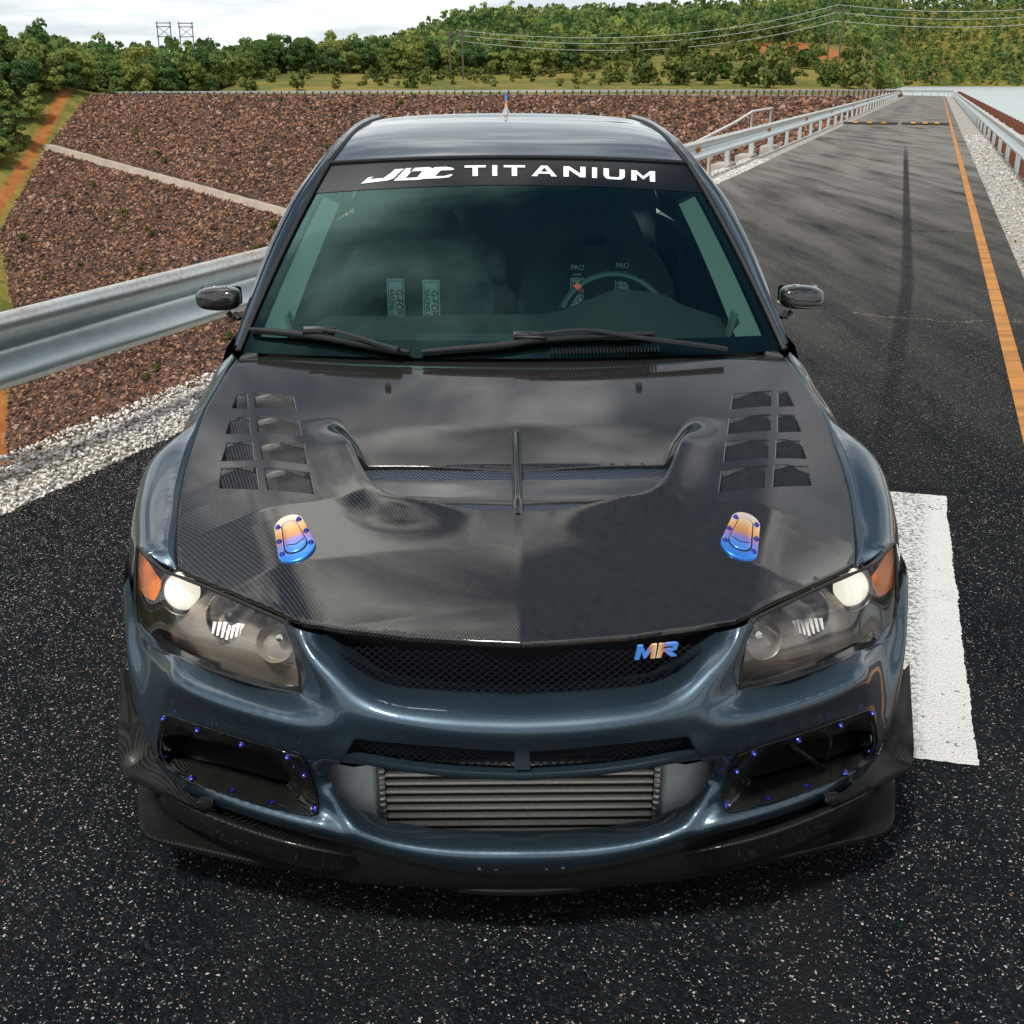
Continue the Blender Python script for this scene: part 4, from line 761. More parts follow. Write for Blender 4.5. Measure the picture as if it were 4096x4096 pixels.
gp=[(x,float(plan_y(abs(x)))+.09,z) for x,z in ([(a[0],a[2]-.004) for a in s0[:6]]+[(.318,.592),(.330,.625),(.2,.630),(0,.632)])]; gp=gp+[(-a,b,c) for a,b,c in gp[::-1][1:]]
gm=lattice('grille_mesh',gp,.090,.0165,.0066,.0016,bumper)
for sg in(1,-1):
    sl=[(sg*x,y+.02,z-.004) for x,y,z in slot]; sl=[(sg*.012,sl[0][1],sl[0][2]+.006)]+sl+[(sg*.012,sl[-1][1],sl[-1][2]-.006)]; lattice('slot_mesh',sl,.024,.0150,.0066,.0016,bumper)
# upper grille badge: MR, angular italic letters cut from heat-blued titanium
bx=[(0.1993, 0.088, 0.6178), (0.2777, 0.088, 0.6437), (0.1983, 0.088, 0.6443)]
BW=bx[1][0]-bx[0][0]; BH=bx[2][2]-bx[0][2]
def badge(name,polys,par):
    mb=MB()
    for pl in polys: mb.prism([(bx[0][0]+BW*u,float(plan_y(bx[0][0]+BW*u))+.070,bx[0][2]+BH*v) for u,v in pl],(0,.006,0))
    o=mb.build(name,M_tib,par,False); heat(o,lambda c: .12+.88*max(0,1-abs((c.x-bx[0][0])/BW-.5)/.26) if abs((c.x-bx[0][0])/BW-.5)<.26 else .12); return o
bd=badge('badge',[[(0,0),(.06,1),(.18,1),(.25,.42),(.38,1),(.50,1),(.47,0),(.36,0),(.378,.58),(.26,.06),(.205,.06),(.15,.6),(.11,0)],[(.50,0),(.61,0),(.65,.42),(.635,.60),(.66,.80),(.68,1),(.555,1)],[(.66,1),(.93,1),(1.0,.9),(.97,.52),(.90,.42),(.63,.42),(.645,.60),(.86,.60),(.875,.80),(.64,.80)],[(.68,.42),(.83,.42),(.98,0),(.84,0)]],bumper)
# ---------------------------------------------------------------- intercooler
ic=empty('intercooler',parent=car); c4=[(0.2609, 0.19, 0.32), (0.2674, 0.19, 0.1721), (0.2695, 0.19, 0.1721)]
IX=c4[0][0]; IZ1=c4[0][2]+.02; IZ0=c4[1][2]-.005
MB().box((0,.235,(IZ0+IZ1)/2),(2*IX,.07,IZ1-IZ0)).build('core',mat('core_dark',(.020,.018,.016),.7,.4),ic,False)
M_fin=mat('dusty_fin',(.72,.66,.58),.55,.15,noise=(200,.35))
nb=9
for k in range(nb):
    z=IZ0+(IZ1-IZ0)*(k+.5)/nb; MB().box((0,.196,z),(2*IX,.012,.0062),bev=.0018).build('tube_bar',M_fin,ic)
fm=MB()
for k in range(nb-1):
    z=IZ0+(IZ1-IZ0)*(k+1)/nb
    for x in np.arange(-IX,IX,.0042): fm.add([(x,.203,z-.0062),(x+.0021,.2,z-.0062),(x+.0021,.2,z+.0062),(x,.203,z+.0062)],[(0,1,2,3)])
o=fm.build('cooling_fin_strip',mat('fin_grey',(.06,.055,.05),.6,.5),ic,False); o['kind']='stuff'
tk=[(0.2757, 0.19, 0.3205), (0.3352, 0.19, 0.3299), (0.3587, 0.2, 0.2717), (0.3547, 0.2, 0.2436), (0.2857, 0.2, 0.182)]
for sg in(1,-1):
    mb=MB(); P=[]
    prof=[(0,.0),(.012,-.016),(.05,-.024),(.085,-.012),(.105,.01),(.112,.05)]
    for z,sc in((IZ0,.80),(IZ0+.02,.95),((IZ0+IZ1)/2,1.12),(IZ1-.02,1.05),(IZ1,.95)): P.append([(sg*(IX+.012+a*sc),.20+b,z) for a,b in prof])
    mb.grid(P).build('end_tank',M_alu,ic)
    MB().tube([(sg*(IX+.008),.19,z) for z in np.linspace(IZ0,IZ1,40)],[.0075+.0013*math.sin(k*2.2) for k in range(40)],8).build('weld_seam',mat('weld_bead',(.42,.40,.38),.4,.9),ic)
# ---------------------------------------------------------------- ducts beside the intake
dopen=[(0.4711, 0.1373, 0.3857), (0.5254, 0.145, 0.4007), (0.597, 0.1888, 0.3931), (0.6972, 0.2749, 0.3577), (0.7204, 0.3027, 0.333), (0.7311, 0.3264, 0.2905), (0.7173, 0.3577, 0.2567), (0.6516, 0.296, 0.275), (0.5827, 0.2487, 0.2841), (0.51, 0.2066, 0.2887), (0.4465, 0.1784, 0.2899), (0.4469, 0.1615, 0.3218), (0.4585, 0.1515, 0.3529)]
dmid=[(0.4108, 0.1207, 0.2934), (0.4715, 0.1494, 0.2918), (0.5593, 0.1992, 0.2881), (0.6498, 0.2625, 0.2769), (0.7028, 0.3051, 0.2702), (0.5035, 0.1232, 0.4236), (0.6232, 0.1985, 0.4079), (0.4377, 0.1028, 0.406), (0.4154, 0.1144, 0.348)]
def rel(pts,dh): 
    q=PF.to2(pts)[0]; return [tuple(p) for p in BUM.at2(q,np.array(dh))]
duct_o=rel(duct_o,-.0075); dopen=rel(dopen,[.030,.012,.010,.012,.014,.022,.046,.050,.052,.052,.050,.040,.034]); dmid=rel(dmid,[.004,.008,.009,.008,.006,-.006,-.006,-.002,.002]); dbolts=None
DU=Relief(PF,row(duct_o,3)+dopen+dmid,3e-5)
def bolt(P,N,r=.0062,par=None):
    N=Vector(N).normalized(); q=N.to_track_quat('Z','Y').to_matrix(); o=MB().lathe([(r*1.45,-.001),(r*1.45,.001),(r*.95,.0022),(r*.9,.0045),(r*.6,.0062),(0,.0064)],12,q,P).build('bolt',M_bolt,par)
    MB().lathe([(r*.55,.0066),(r*.2,.0070),(0,.0070)],8,q,P).build('bolt_socket',M_boltc,o); return o
dbolts=rel([(0.4216, 0.0816, 0.4261), (0.5143, 0.1239, 0.4261), (0.6085, 0.1823, 0.4217), (0.6916, 0.2528, 0.4057), (0.7211, 0.2936, 0.2898), (0.6427, 0.2393, 0.2825), (0.5544, 0.1791, 0.2914), (0.4709, 0.1352, 0.2935), (0.3851, 0.0978, 0.3034), (0.3959, 0.0915, 0.3814)],-.0065)
for sg in(1,-1):
    mb=MB(); DU.mesh(mb,rnd_poly(duct_o,2),[rnd_poly(dopen,2)],.007,dh=0,lip=.004,lipdepth=.03,outlip=.003)
    if sg<0: mb.v=[(-p[0],p[1],p[2]) for p in mb.v]; mb.f=[q[::-1] for q in mb.f]
    du=mb.build('brake_duct',M_cfm,car,True,50,weld=.0003)
    bq=PF.to2(dbolts)[0]; BP=DU.at2(bq,-.008); BN=DU.normal(bq); BN*=np.where(BN[:,1]>0,-1,1)[:,None]
    for p,n in zip(BP,BN): bolt((sg*p[0],p[1],p[2]),(sg*n[0],n[1],n[2]),.0046,du)
    cen_=np.mean(np.array(dopen),0); mb=MB(); ring=np.array(dens(dopen,.02)); rings=[ring+[0,.02,0],ring*[1,1,1]+[0,.10,.0],(ring-cen_)*.75+cen_+[0,.16,0],(ring-cen_)*.02+cen_+[0,.17,0]]; mb.grid([[(sg*p[0],p[1],p[2]) for p in list(x)+[x[0]]] for x in rings]).build('duct_throat',M_dark,du)
    if sg>0:
        vb=[(0.5213, 0.1627, 0.3861), (0.6071, 0.2642, 0.2762), (0.6217, 0.2733, 0.2731), (0.6004, 0.1983, 0.3852)]
        mb=MB().tube([vb[0],tuple((np.array(vb[0])+vb[1])/2),vb[1],vb[2]],[.006,.0065,.007,.006],8); mb.tube([vb[2],tuple((np.array(vb[2])+vb[3])/2),vb[3]],[.006,.006,.005],8); mb.build('duct_brace',M_cfm,du)
# ---------------------------------------------------------------- air dam, splitter, canards
spl=[(0.8302, 0.4305, 0.13), (0.817, 0.3842, 0.13), (0.7892, 0.3005, 0.127), (0.7721, 0.2644, 0.126), (0.7436, 0.2381, 0.125), (0.6837, 0.2156, 0.125), (0.5967, 0.1857, 0.125), (0.485, 0.151, 0.125), (0.3793, 0.1327, 0.125), (0.3024, 0.1279, 0.125), (0.1498, 0.0828, 0.125), (0.0023, 0.0651, 0.125)]
spl[-1]=(0.0,)+tuple(spl[-1][1:])
half=spl[::-1]; full=[(-a,b,c) for a,b,c in half[::-1]][:-1]+half
full=[tuple(p) for p in cubic(full,120)]
top=[];bott=[]
mb=MB(); rows=[]
for p in full:
    x,y,z=p; z+=.010; yi=min(.62,float(plan_y(min(.80,abs(x)*.93)))+.16); d=np.array([0,yi-y,0])
    yi=max(yi,y+.02); e=.004
    rows.append([(x*.93,yi,z+.006),(x*.965,(y+yi)/2,z+.004),(x*.99,y+.012,z+.003),(x*.998,y+.003,z+.0015),(x,y,z-.002),(x,y,z-.010),(x*.998,y+.004,z-.012),(x*.95,yi,z-.012)])
splitter=mb.grid(rows).build('splitter',M_cfd,car,True,20)
rows=[]; bq=np.array(bot+botb); bq=np.concatenate([bq[::-1]*[-1,1,1],bq[1:]]); bq=cubic(bq,90)
for x,y,z in bq: rows.append([(x*.99,y+.026,z+.000),(x*.997,y+.013,z-.02),(x*.997,y+.013,.165),(x*.997,y+.014,.150),(x*.997,y+.018,.138)])
MB().grid(rows).build('air_dam',M_cfd,splitter)
# raised carbon strake between bumper and splitter edge
stU=[(0.3102, 0.0772, 0.2094), (0.3487, 0.0783, 0.2228), (0.4087, 0.09, 0.2354), (0.4653, 0.1046, 0.2431), (0.5478, 0.14, 0.2491), (0.624, 0.1871, 0.2449), (0.6945, 0.246, 0.2309), (0.7498, 0.3194, 0.1896)]
stM=[(0.3098, 0.0721, 0.2121), (0.3439, 0.0549, 0.2345), (0.4009, 0.0552, 0.2493), (0.4562, 0.0686, 0.2566), (0.5374, 0.1038, 0.2614), (0.6132, 0.1528, 0.2562), (0.6839, 0.2148, 0.2411), (0.7404, 0.2929, 0.2062)]
stL=[(0.3114, 0.0765, 0.2075), (0.3486, 0.0623, 0.2183), (0.4151, 0.0682, 0.2225), (0.4653, 0.0786, 0.2322), (0.5479, 0.1161, 0.2353), (0.6253, 0.1681, 0.2297), (0.6981, 0.2349, 0.2154), (0.7497, 0.3131, 0.1904)]
for sg in(1,-1):
    G_=loft([stU,stM,stL,[(p[0],p[1]+.025,max(.13,p[2]-.05)) for p in stL]],50,16); G_[...,0]*=sg; MB().grid(G_).build('splitter_strake',M_cfm,splitter,True,180)
cnI=[(0.6073, 0.1784, 0.2601), (0.6492, 0.2079, 0.2574), (0.6802, 0.235, 0.2599), (0.7233, 0.2825, 0.2631), (0.7686, 0.3512, 0.2683), (0.7951, 0.39, 0.3133), (0.815, 0.43, 0.3495), (0.8314, 0.47, 0.3869)]
cnO=[(0.6033, 0.13, 0.2783), (0.6547, 0.17, 0.2685), (0.7085, 0.21, 0.2623), (0.7625, 0.26, 0.25), (0.8189, 0.32, 0.2376), (0.8297, 0.345, 0.2528), (0.8508, 0.42, 0.2757), (0.87, 0.53, 0.3653)]
for sg in(1,-1):
    a=cubic(cnI,50); b=np.concatenate([cubic(cnO[:5],29),cubic(cnO[4:],22)[1:]]); 
    a[:,0]-=.004
    up=[a+[0,0,.0],a*.5+b*.5+[0,0,-.010],b*.94+a*.06+[0,0,-.002],b+[0,0,.0]]; G_=np.array([[loftp for loftp in r_] for r_ in up]); lo_=G_[::-1]+[0,.004,-.006]
    F_=np.concatenate([G_,lo_]); F_[...,0]*=sg; o=MB().grid(F_).build('canard',M_cfd,car,True,50)
    e0=np.array(cnI[0])*[sg,1,1]; MB().box(tuple(e0+[0,-.006,.004]),(.03,.02,.016),bev=.004).build('canard_bracket',M_cf,o)
# ---------------------------------------------------------------- carbon hood
hgap=[(0.7184, 1.2472, 0.8895), (0.7352, 1.1134, 0.8573), (0.7475, 1.0004, 0.8244), (0.7472, 0.8765, 0.786), (0.7449, 0.7619, 0.7475), (0.7337, 0.652, 0.7116), (0.7207, 0.5752, 0.6874), (0.701, 0.4829, 0.6593), (0.6894, 0.4463, 0.6463)]
hfr=[(0.6753, 0.4314, 0.6457), (0.5896, 0.3514, 0.6488), (0.5208, 0.2896, 0.6513), (0.4588, 0.2363, 0.6532), (0.4148, 0.1966, 0.6507), (0.3896, 0.1776, 0.6493), (0.3211, 0.1526, 0.6514), (0.1965, 0.1129, 0.6541), (0.0782, 0.0877, 0.6573), (0.0009, 0.0752, 0.6592)]
hrr=[(-0.0027, 1.1826, 0.9094), (0.1819, 1.1892, 0.9087), (0.3899, 1.2068, 0.9054), (0.6028, 1.2333, 0.8987), (0.7047, 1.2492, 0.8919)]
hfr[-1]=(0.0,)+tuple(hfr[-1][1:]); hrr[0]=(0.0,)+tuple(hrr[0][1:])
vents=[[(0.5325, 0.9885), (0.6378, 1.0287), (0.6189, 0.9436), (0.5123, 0.9038)], [(0.501, 0.8624), (0.6097, 0.9023), (0.5904, 0.8189), (0.4817, 0.7777)], [(0.4715, 0.7432), (0.5793, 0.778), (0.559, 0.6947), (0.4507, 0.6498)], [(0.4398, 0.6147), (0.5505, 0.6637), (0.5257, 0.5679), (0.4181, 0.5258)], [(0.6518, 1.0259), (0.6814, 1.0398), (0.6826, 0.9686), (0.6347, 0.9448)], [(0.6248, 0.9053), (0.6741, 0.9278), (0.6742, 0.855), (0.6059, 0.8172)], [(0.5958, 0.786), (0.6616, 0.8156), (0.6618, 0.7432), (0.5753, 0.6977)], [(0.5664, 0.6714), (0.6555, 0.7165), (0.6468, 0.641), (0.5437, 0.5769)]]
rim=[(0.4588, 0.8988), (0.436, 0.8637), (0.4022, 0.7807), (0.3682, 0.7022), (0.3432, 0.6292), (0.3192, 0.5605), (0.2889, 0.5016), (0.2518, 0.47), (0.1835, 0.4489), (0.0914, 0.436), (-0.0122, 0.4287)]
slA=[(-0.0097, 0.6088), (0.1595, 0.6213), (0.3445, 0.6385), (0.3305, 0.6017), (0.1562, 0.5762), (-0.0103, 0.5694)]
slB=[(-0.0118, 0.4581), (0.1483, 0.4688), (0.2771, 0.4904), (0.2444, 0.47), (0.1467, 0.4464), (-0.0122, 0.4313)]
yk=[0.7993, 0.6088, 0.5694, 0.4581, 0.43]
rim=[tuple(p) for p in cubic([(a,b,0) for a,b in rim],60)[:,:2]]; rim[-1]=(0.0,rim[-1][1])
slA=[(max(0,a),b) for a,b in slA]; slB=[(max(0,a),b) for a,b in slB]; slA[0]=(0,slA[0][1]); slA[-1]=(0,slA[-1][1]); slB[0]=(0,slB[0][1]); slB[-1]=(0,slB[-1][1])
rimpoly=rim+[(0.0,1.02),(rim[0][0],1.02)]
def shrink(q,d):
    q=np.array([p for i,p in enumerate(q) if np.linalg.norm(np.array(p)-np.array(q[i-1]))>1e-6]); c=q.mean(0); out=[]; n=len(q)
    for i in range(n):
        a=q[i]-q[i-1]; b=q[(i+1)%n]-q[i]; na=np.array([-a[1],a[0]])/np.linalg.norm(a); nb_=np.array([-b[1],b[0]])/np.linalg.norm(b); m_=na+nb_; m_/=np.linalg.norm(m_); m_=m_ if (c-q[i])@m_>0 else -m_; out.append(q[i]+m_*d*1.3)
    return out
vout=[rnd_poly([q[0],q[0],q[1],q[1],q[2],q[2],q[3],q[3]],2) for q in vents]
def sstep(a,b,x): t=np.clip((x-a)/(b-a),0,1); return t*t*(3-2*t)
def hood_disp(P):
    x,y=P[:,0],P[:,1]; d=np.zeros(len(P))
    # scooped extractor
    din=polydist(P,rim,False); ins=inpoly(P,rimpoly); y1,y2,y3,y4,y5=yk
    prof=.008*np.clip((y1-y)/(y1-y2),0,1)**1.5+.005*sstep(y2+.016,y2,y)
    wall=sstep(0,.026,din); bulge=.023*np.exp(-(din/.056)**2)*sstep(y1+.06,y1-.12,y)*sstep(.05,.24,x)
    return np.where(ins,-prof*wall+bulge*(1-wall),bulge)
hood=empty('hood',parent=car)
O2=[p[:2] for p in hrr]+[p[:2] for p in hgap]+[p[:2] for p in hfr]
ri=np.array(rim); xA=slA[2][0]-.006; yA=lambda x:np.interp(x,[p[0] for p in slA[:3]],[p[1] for p in slA[:3]])
kA=int(np.argmin(np.abs(ri[:,1]-yA(xA)))); lower=[tuple(p) for p in ri[kA:]]
mouth=[(0.0,float(yA(0)))]+[(x,float(yA(x))) for x in np.linspace(.04,lower[0][0]-.004,10)]+lower
O2m=[p[:2] for p in hrr]+[p[:2] for p in hgap]+[p[:2] for p in hfr]+[lower[-1]]+lower[::-1][1:]+mouth[1:11][::-1]+[mouth[0]]
P,T,loops=tri_domain(O2m,vout,.0062)
Zv=hood_z(P[:,0],P[:,1])+hood_disp(P); cut=np.zeros(len(T),bool)
mb=MB().add(np.column_stack([P,Zv]),T[~cut])
lp=dens(O2,.005,False); rings=[]
ctr=np.array([.3,.65])
nn=np.gradient(lp,axis=0); nn=np.column_stack([nn[:,1],-nn[:,0]]); nn/=np.linalg.norm(nn,axis=1)[:,None]+1e-9; nn*=np.where(((lp-ctr)*nn).sum(1)>0,1,-1)[:,None]
onc=(lp[:,0]>-1)
for a in(0,30,60,90): rings.append(np.column_stack([lp+nn*.004*math.sin(R(a)),hood_z(lp[:,0],lp[:,1])-.004*(1-math.cos(R(a)))]))
rings.append(rings[-1]-[0,0,.007]); rings.append(rings[-1]*1+np.column_stack([-nn*.02,np.zeros(len(nn))]))
rings=[r[onc] for r in rings]; mb.grid([list(r) for r in rings])
# turned-down edge of the mouth
ml=np.array(dens(mouth,.006,False)); mz=hood_z(ml[:,0],ml[:,1])+hood_disp(ml); mc_=np.array([0.0,(yk[1]+yk[4])/2]); din_=(mc_-ml); din_/=np.linalg.norm(din_,axis=1)[:,None]
mb.grid([np.column_stack([ml+din_*.003*math.sin(R(a)),mz-.003*(1-math.cos(R(a)))]) for a in(0,30,60,90)]+[np.column_stack([ml+din_*.003,mz-.045])])
mb.mirror().build('hood_panel',M_cf,hood,True,42,weld=.0004)
# mesh in the slots of the extractor and behind the louvres
def mk_perf():
    m,t,b,o=mat_new('perforated_mesh'); s=ND(t,'ShaderNodeSeparateXYZ',{0:OBJ(t)}); r=MA(t,'MULTIPLY',MA(t,'FLOOR',MA(t,'DIVIDE',MA(t,'SUBTRACT',s.outputs[1],s.outputs[2]),.0050)),.5)
    fx=MA(t,'FRACT',MA(t,'ADD',MA(t,'DIVIDE',s.outputs[0],.0090),r)); fy=MA(t,'FRACT',MA(t,'DIVIDE',MA(t,'SUBTRACT',s.outputs[1],s.outputs[2]),.0050)); w=MA(t,'MAXIMUM',MA(t,'LESS_THAN',fx,.30),MA(t,'LESS_THAN',fy,.34))
    t.links.new(MIX(t,w,(.001,.001,.0015),(.09,.115,.165)),b.inputs['Base Color']); t.links.new(MA(t,'MULTIPLY',w,.5),b.inputs['Metallic']); t.links.new(MA(t,'MULTIPLY_ADD',w,.3,.05),b.inputs['Specular IOR Level']); b.inputs['Roughness'].default_value=.4; return m
M_perf=mk_perf()
xr=lambda y:np.interp(y,ri[::-1,1],ri[::-1,0])
yB=lambda x:np.interp(x,[0,slA[4][0],slA[3][0]],[slA[5][1],slA[4][1],slA[3][1]]); yC=lambda x:np.interp(x,[p[0] for p in slB[:3]],[p[1] for p in slB[:3]])
def across(name,f0,f1,z0,z1,m,nt=9,pw=1.0,lip=0):
    rows=[]
    for t in np.linspace(0,1,nt):
        ym=float(f0(.15)*(1-t)+f1(.15)*t); xm=float(xr(ym))+.012; r=[]
        for u in np.linspace(-1,1,61):
            x=u*xm; y=float(f0(abs(x))*(1-t)+f1(abs(x))*t); r.append((x,y,float(hood_z(x,y))-z0-(z1-z0)*t**pw-(lip*max(0,(t-.8)/.2)**2)))
        rows.append(r)
    return rows
MB().grid(across('m',lambda x:yA(x)+.004,lambda x:yB(x)-.002,.016,.015,M_perf)).build('extractor_mesh',M_perf,hood)
bl_=across('b',yB,yC,.014,.001,M_cf,24,1.2,.003); bl_.append([(x,y+.002,z-.03) for x,y,z in bl_[-1]]); MB().grid(bl_).build('extractor_blade',M_cf,hood,True,50)
ye=float(yk[4]); yR=lambda x:np.interp(x,ri[kA:,0][::-1],ri[kA:,1][::-1])
MB().grid(across('m',lambda x:yC(x)+.004,lambda x:np.minimum(yR(x),yC(x)-.002)+.0,.0055,.0005,M_perf)).build('extractor_mesh',M_perf,hood)
for q,qo in zip(vents,vout):
    q=np.array(q); ra=np.array(dens(qo,.006)); ra=ra[np.linalg.norm(ra-np.roll(ra,1,0),axis=1)>1e-6]; fa=(q[0]+q[1])/2; fb=(q[2]+q[3])/2; ln2=np.sum((fa-fb)**2)
    dep=lambda p:.0016+.034*np.clip((fa-p)@(fa-fb)/ln2,0,1)**1.1
    rb=np.array(shrink(ra,.0012)); rc=np.array(shrink(ra,.0026))
    zt=hood_z(ra[:,0],ra[:,1])+hood_disp(ra)
    for sg in(1,-1):
        mb=MB(); R0=np.column_stack([sg*ra[:,0],ra[:,1],zt]); R1=np.column_stack([sg*rb[:,0],rb[:,1],zt-.0012]); R2=np.column_stack([sg*rc[:,0],rc[:,1],zt-dep(rc)]); mb.grid([list(x)+[x[0]] for x in(R0,R1,R2)])
        pv,pt,_=tri_domain(rc,[],.012); mb.add(np.column_stack([sg*pv[:,0],pv[:,1],hood_z(pv[:,0],pv[:,1])+hood_disp(pv)-dep(pv)]),pt); mb.build('louvre',M_cf,hood,True,35,weld=.0004)
sp_=[];
for t in np.linspace(0,1,30):
    y=yk[0]-.02+(yk[4]-.004-yk[0]+.02)*t; sp_.append((0,y,float(hood_z(0,y))+.000-.018+.018*min(1,t*8)-.010*max(0,(t-.9)/.1)**2))
MB().tube(sp_,[.011]*30,12,flat=1.3).build('extractor_spine',M_cf,hood)
for q in vents:
    for sg in(1,-1):
        q_=np.array(q); a=q_[3]; b=q_[2]; d=(q_[0]-q_[3]); d/=np.linalg.norm(d); pts=[a+d*.003,b+d*.003,b+d*.0105,a+d*.0105]
        mesh_obj('louvre_mesh',[(sg*p[0],p[1],float(hood_z(p[0],p[1]))-z) for p,z in zip(pts,(.008,.008,.0335,.0335))],[(0,1,2,3)],M_perf,hood,False)
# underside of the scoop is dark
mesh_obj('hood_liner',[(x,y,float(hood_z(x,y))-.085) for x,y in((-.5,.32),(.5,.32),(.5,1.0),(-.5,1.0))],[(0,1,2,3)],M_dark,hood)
nz=[(-0.3143, 1.001, 0.8735), (0.2993, 0.9976, 0.8735)]
for k in(1,-1): 
    p=nz[1]; x=k*.305; MB().box((x,p[1],float(hood_z(x,p[1]))+.004),(.014,.020,.016),bev=.004).build('washer_nozzle',M_blk,hood)
# hood latches: plate, lever, six bolts
lt=[(0.4682, 0.4581, 0.7447), (0.4824, 0.421, 0.7288), (0.4595, 0.3487, 0.708), (0.4201, 0.3219, 0.7074), (0.4031, 0.3344, 0.7144), (0.4021, 0.3814, 0.7295), (0.4376, 0.3879, 0.7267)]
def latch(sg):
    c=np.array(lt[6])*[1,1,1]; x0,y0=c[0],c[1]; ax=np.array([(lt[0][0]-lt[3][0]),(lt[0][1]-lt[3][1])]); ln=np.linalg.norm(ax); 
    mid=np.array([(lt[0][0]+lt[3][0])/2,(lt[0][1]+lt[3][1])/2]); ax/=ln; pr=np.array([ax[1],-ax[0]]); hl=ln/2
    def T(u,v,dz): 
        p=mid+pr*u+ax*v; return (sg*p[0],p[1],float(hood_z(p[0],p[1]))+dz)
    root=empty('hood_latch',parent=car)
    def outline(k,w0,w1,l): # rounded trapezoid: wide at the front (v=-1)
        out=[]; 
        for a in np.linspace(0,math.pi,14): out.append((w1*math.cos(a),l-w1+w1*math.sin(a)))
        for a in np.linspace(math.pi,2*math.pi,14): out.append((w0*math.cos(a),-(l-w0)+w0*math.sin(a)))
        return out
    def plate(name,w0,w1,l,z0,z1,par,shift=0):
        ol=outline(0,w0,w1,l); n=len(ol); mb=MB(); P=[[T(u*s,v*s+shift,z) for u,v in ol+[ol[0]]] for s,z in((1.0,z0-.006),(1.0,z1-.0012),(.985,z1-.0003),(.96,z1),(.5,z1),(.02,z1))]; mb.grid(P); o=mb.build(name,M_ti,par,True,30)
        loc=o; heat(o,lambda c:np.clip((((c.x*sg-mid[0])*ax[0]+(c.y-mid[1])*ax[1])/hl)*.62+.52,0,1)); return o
    pl=plate('latch_plate',.036,.029,hl,0,.0055,root); 
    MB().grid([[T(u*s,v*s,z) for u,v in outline(0,.0225,.0155,hl*.70)+[outline(0,.0225,.0155,hl*.70)[0]]] for s,z in((1.07,.0052),(1.0,.0060),(.5,.0060))]).build('latch_gap',M_dark,root)
    lv=plate('latch_lever',.021,.0145,hl*.68,0,.0082,root)
    MB().tube([T(-.0175,-hl*.30,.0086),T(0,-hl*.42,.0090),T(.0175,-hl*.30,.0086)],.0008,6).build('lever_seam',M_dark,lv)
    for u,v in((-.021,hl*.62),(.021,hl*.62),(.027,.03*hl),(-.027,.03*hl),(-.0285,-hl*.52),(.0285,-hl*.52)): bolt(T(u,v,.0055),(0,-.15,1),.0042,root)
latch(1); latch(-1)
# ---------------------------------------------------------------- front fenders
def z9(a): return a
ZM9=None
fgap=[(0.7352, 1.2645, 0.8872), (0.7452, 1.1134, 0.8533), (0.7575000000000001, 1.0004, 0.8204), (0.7572, 0.8765, 0.782), (0.7549, 0.7619, 0.7435), (0.7437, 0.652, 0.7076), (0.7307, 0.5752, 0.6834), (0.7124, 0.4836, 0.655), (0.7013, 0.4448, 0.6405)]
f9=[(0.7332, 1.215, 0.894), (0.7324, 1.075, 0.8752), (0.7403, 0.975, 0.854), (0.7461, 0.87, 0.8221), (0.75, 0.785, 0.7953), (0.7493, 0.7, 0.7677), (0.7421, 0.62, 0.7413), (0.7322, 0.545, 0.716), (0.7185, 0.475, 0.6913)]
fval=[(0.7649, 0.9, 0.798), (0.776, 0.83, 0.7812), (0.7811, 0.745, 0.7525), (0.7727, 0.665, 0.7252), (0.7611, 0.585, 0.7006), (0.744, 0.51, 0.684)]
fcr=[(0.7861, 0.905, 0.7791), (0.8086, 0.865, 0.7702), (0.8204, 0.775, 0.7424), (0.8143, 0.685, 0.7178), (0.7967, 0.6, 0.6948), (0.7695, 0.515, 0.6749)]
fsil=[(0.746, 1.24, 0.8881), (0.7444, 1.1, 0.8689), (0.7522, 1.0, 0.8473), (0.7735, 0.94, 0.8017), (0.8313, 0.9, 0.7592), (0.8597, 0.83, 0.7239), (0.8543, 0.745, 0.6963), (0.8386, 0.66, 0.6718), (0.8102, 0.565, 0.6545), (0.7819, 0.49, 0.6588)]
fhl=[(0.6993, 0.455, 0.6333), (0.7289, 0.46, 0.6472), (0.762, 0.465, 0.6728), (0.7744, 0.47, 0.6902)]
fsd=[(.780,.455,.62),(.815,.50,.56),(.885,.80,.60),(.886,.92,.62),(.884,1.05,.60),(.868,.66,.56),(.872,1.20,.58),(.875,.90,.70),(.862,1.20,.72),(.845,1.30,.60),(.80,1.28,.83),(.80,1.33,.84),(.83,1.33,.60),(.84,1.33,.40),(.86,1.22,.40),(.84,.62,.48)]
FEN=Relief(AxisFrame((.72,-.12,.68)),row(fgap,5)+row(f9)+row(fval)+row(fcr)+row(fsil)+row(fhl)+fsd,1.5e-3)
arch=[(.86,.90+.335*math.cos(a),.305+.335*math.sin(a)) for a in np.linspace(R(150),R(18),24)]
fo=row(fgap,3)+fhl+[(.785,.465,.66),(.80,.485,.60),(.82,.56,.53)]+arch+[(.86,1.25,.30),(.85,1.335,.30),(.84,1.335,.6),(.80,1.335,.83),(.742,1.30,.885)]
for sg in(1,-1):
    mb=MB(); FEN.mesh(mb,fo,[],.0085,outlip=.003,lipdepth=.02,face=(.7,0,.7)); mb.v=[(sg*p[0],p[1],p[2]) for p in mb.v]; fd=mb.build('front_fender',M_pnt,car,True,60,weld=.0004)
    g_=np.array(fgap); rows=[np.column_stack([sg*(g_[:,0]-.014),g_[:,1],g_[:,2]-.016]),np.column_stack([sg*(g_[:,0]+.004),g_[:,1],g_[:,2]-.014])]; MB().grid(rows).build('hood_gap_seal',M_dark,fd)
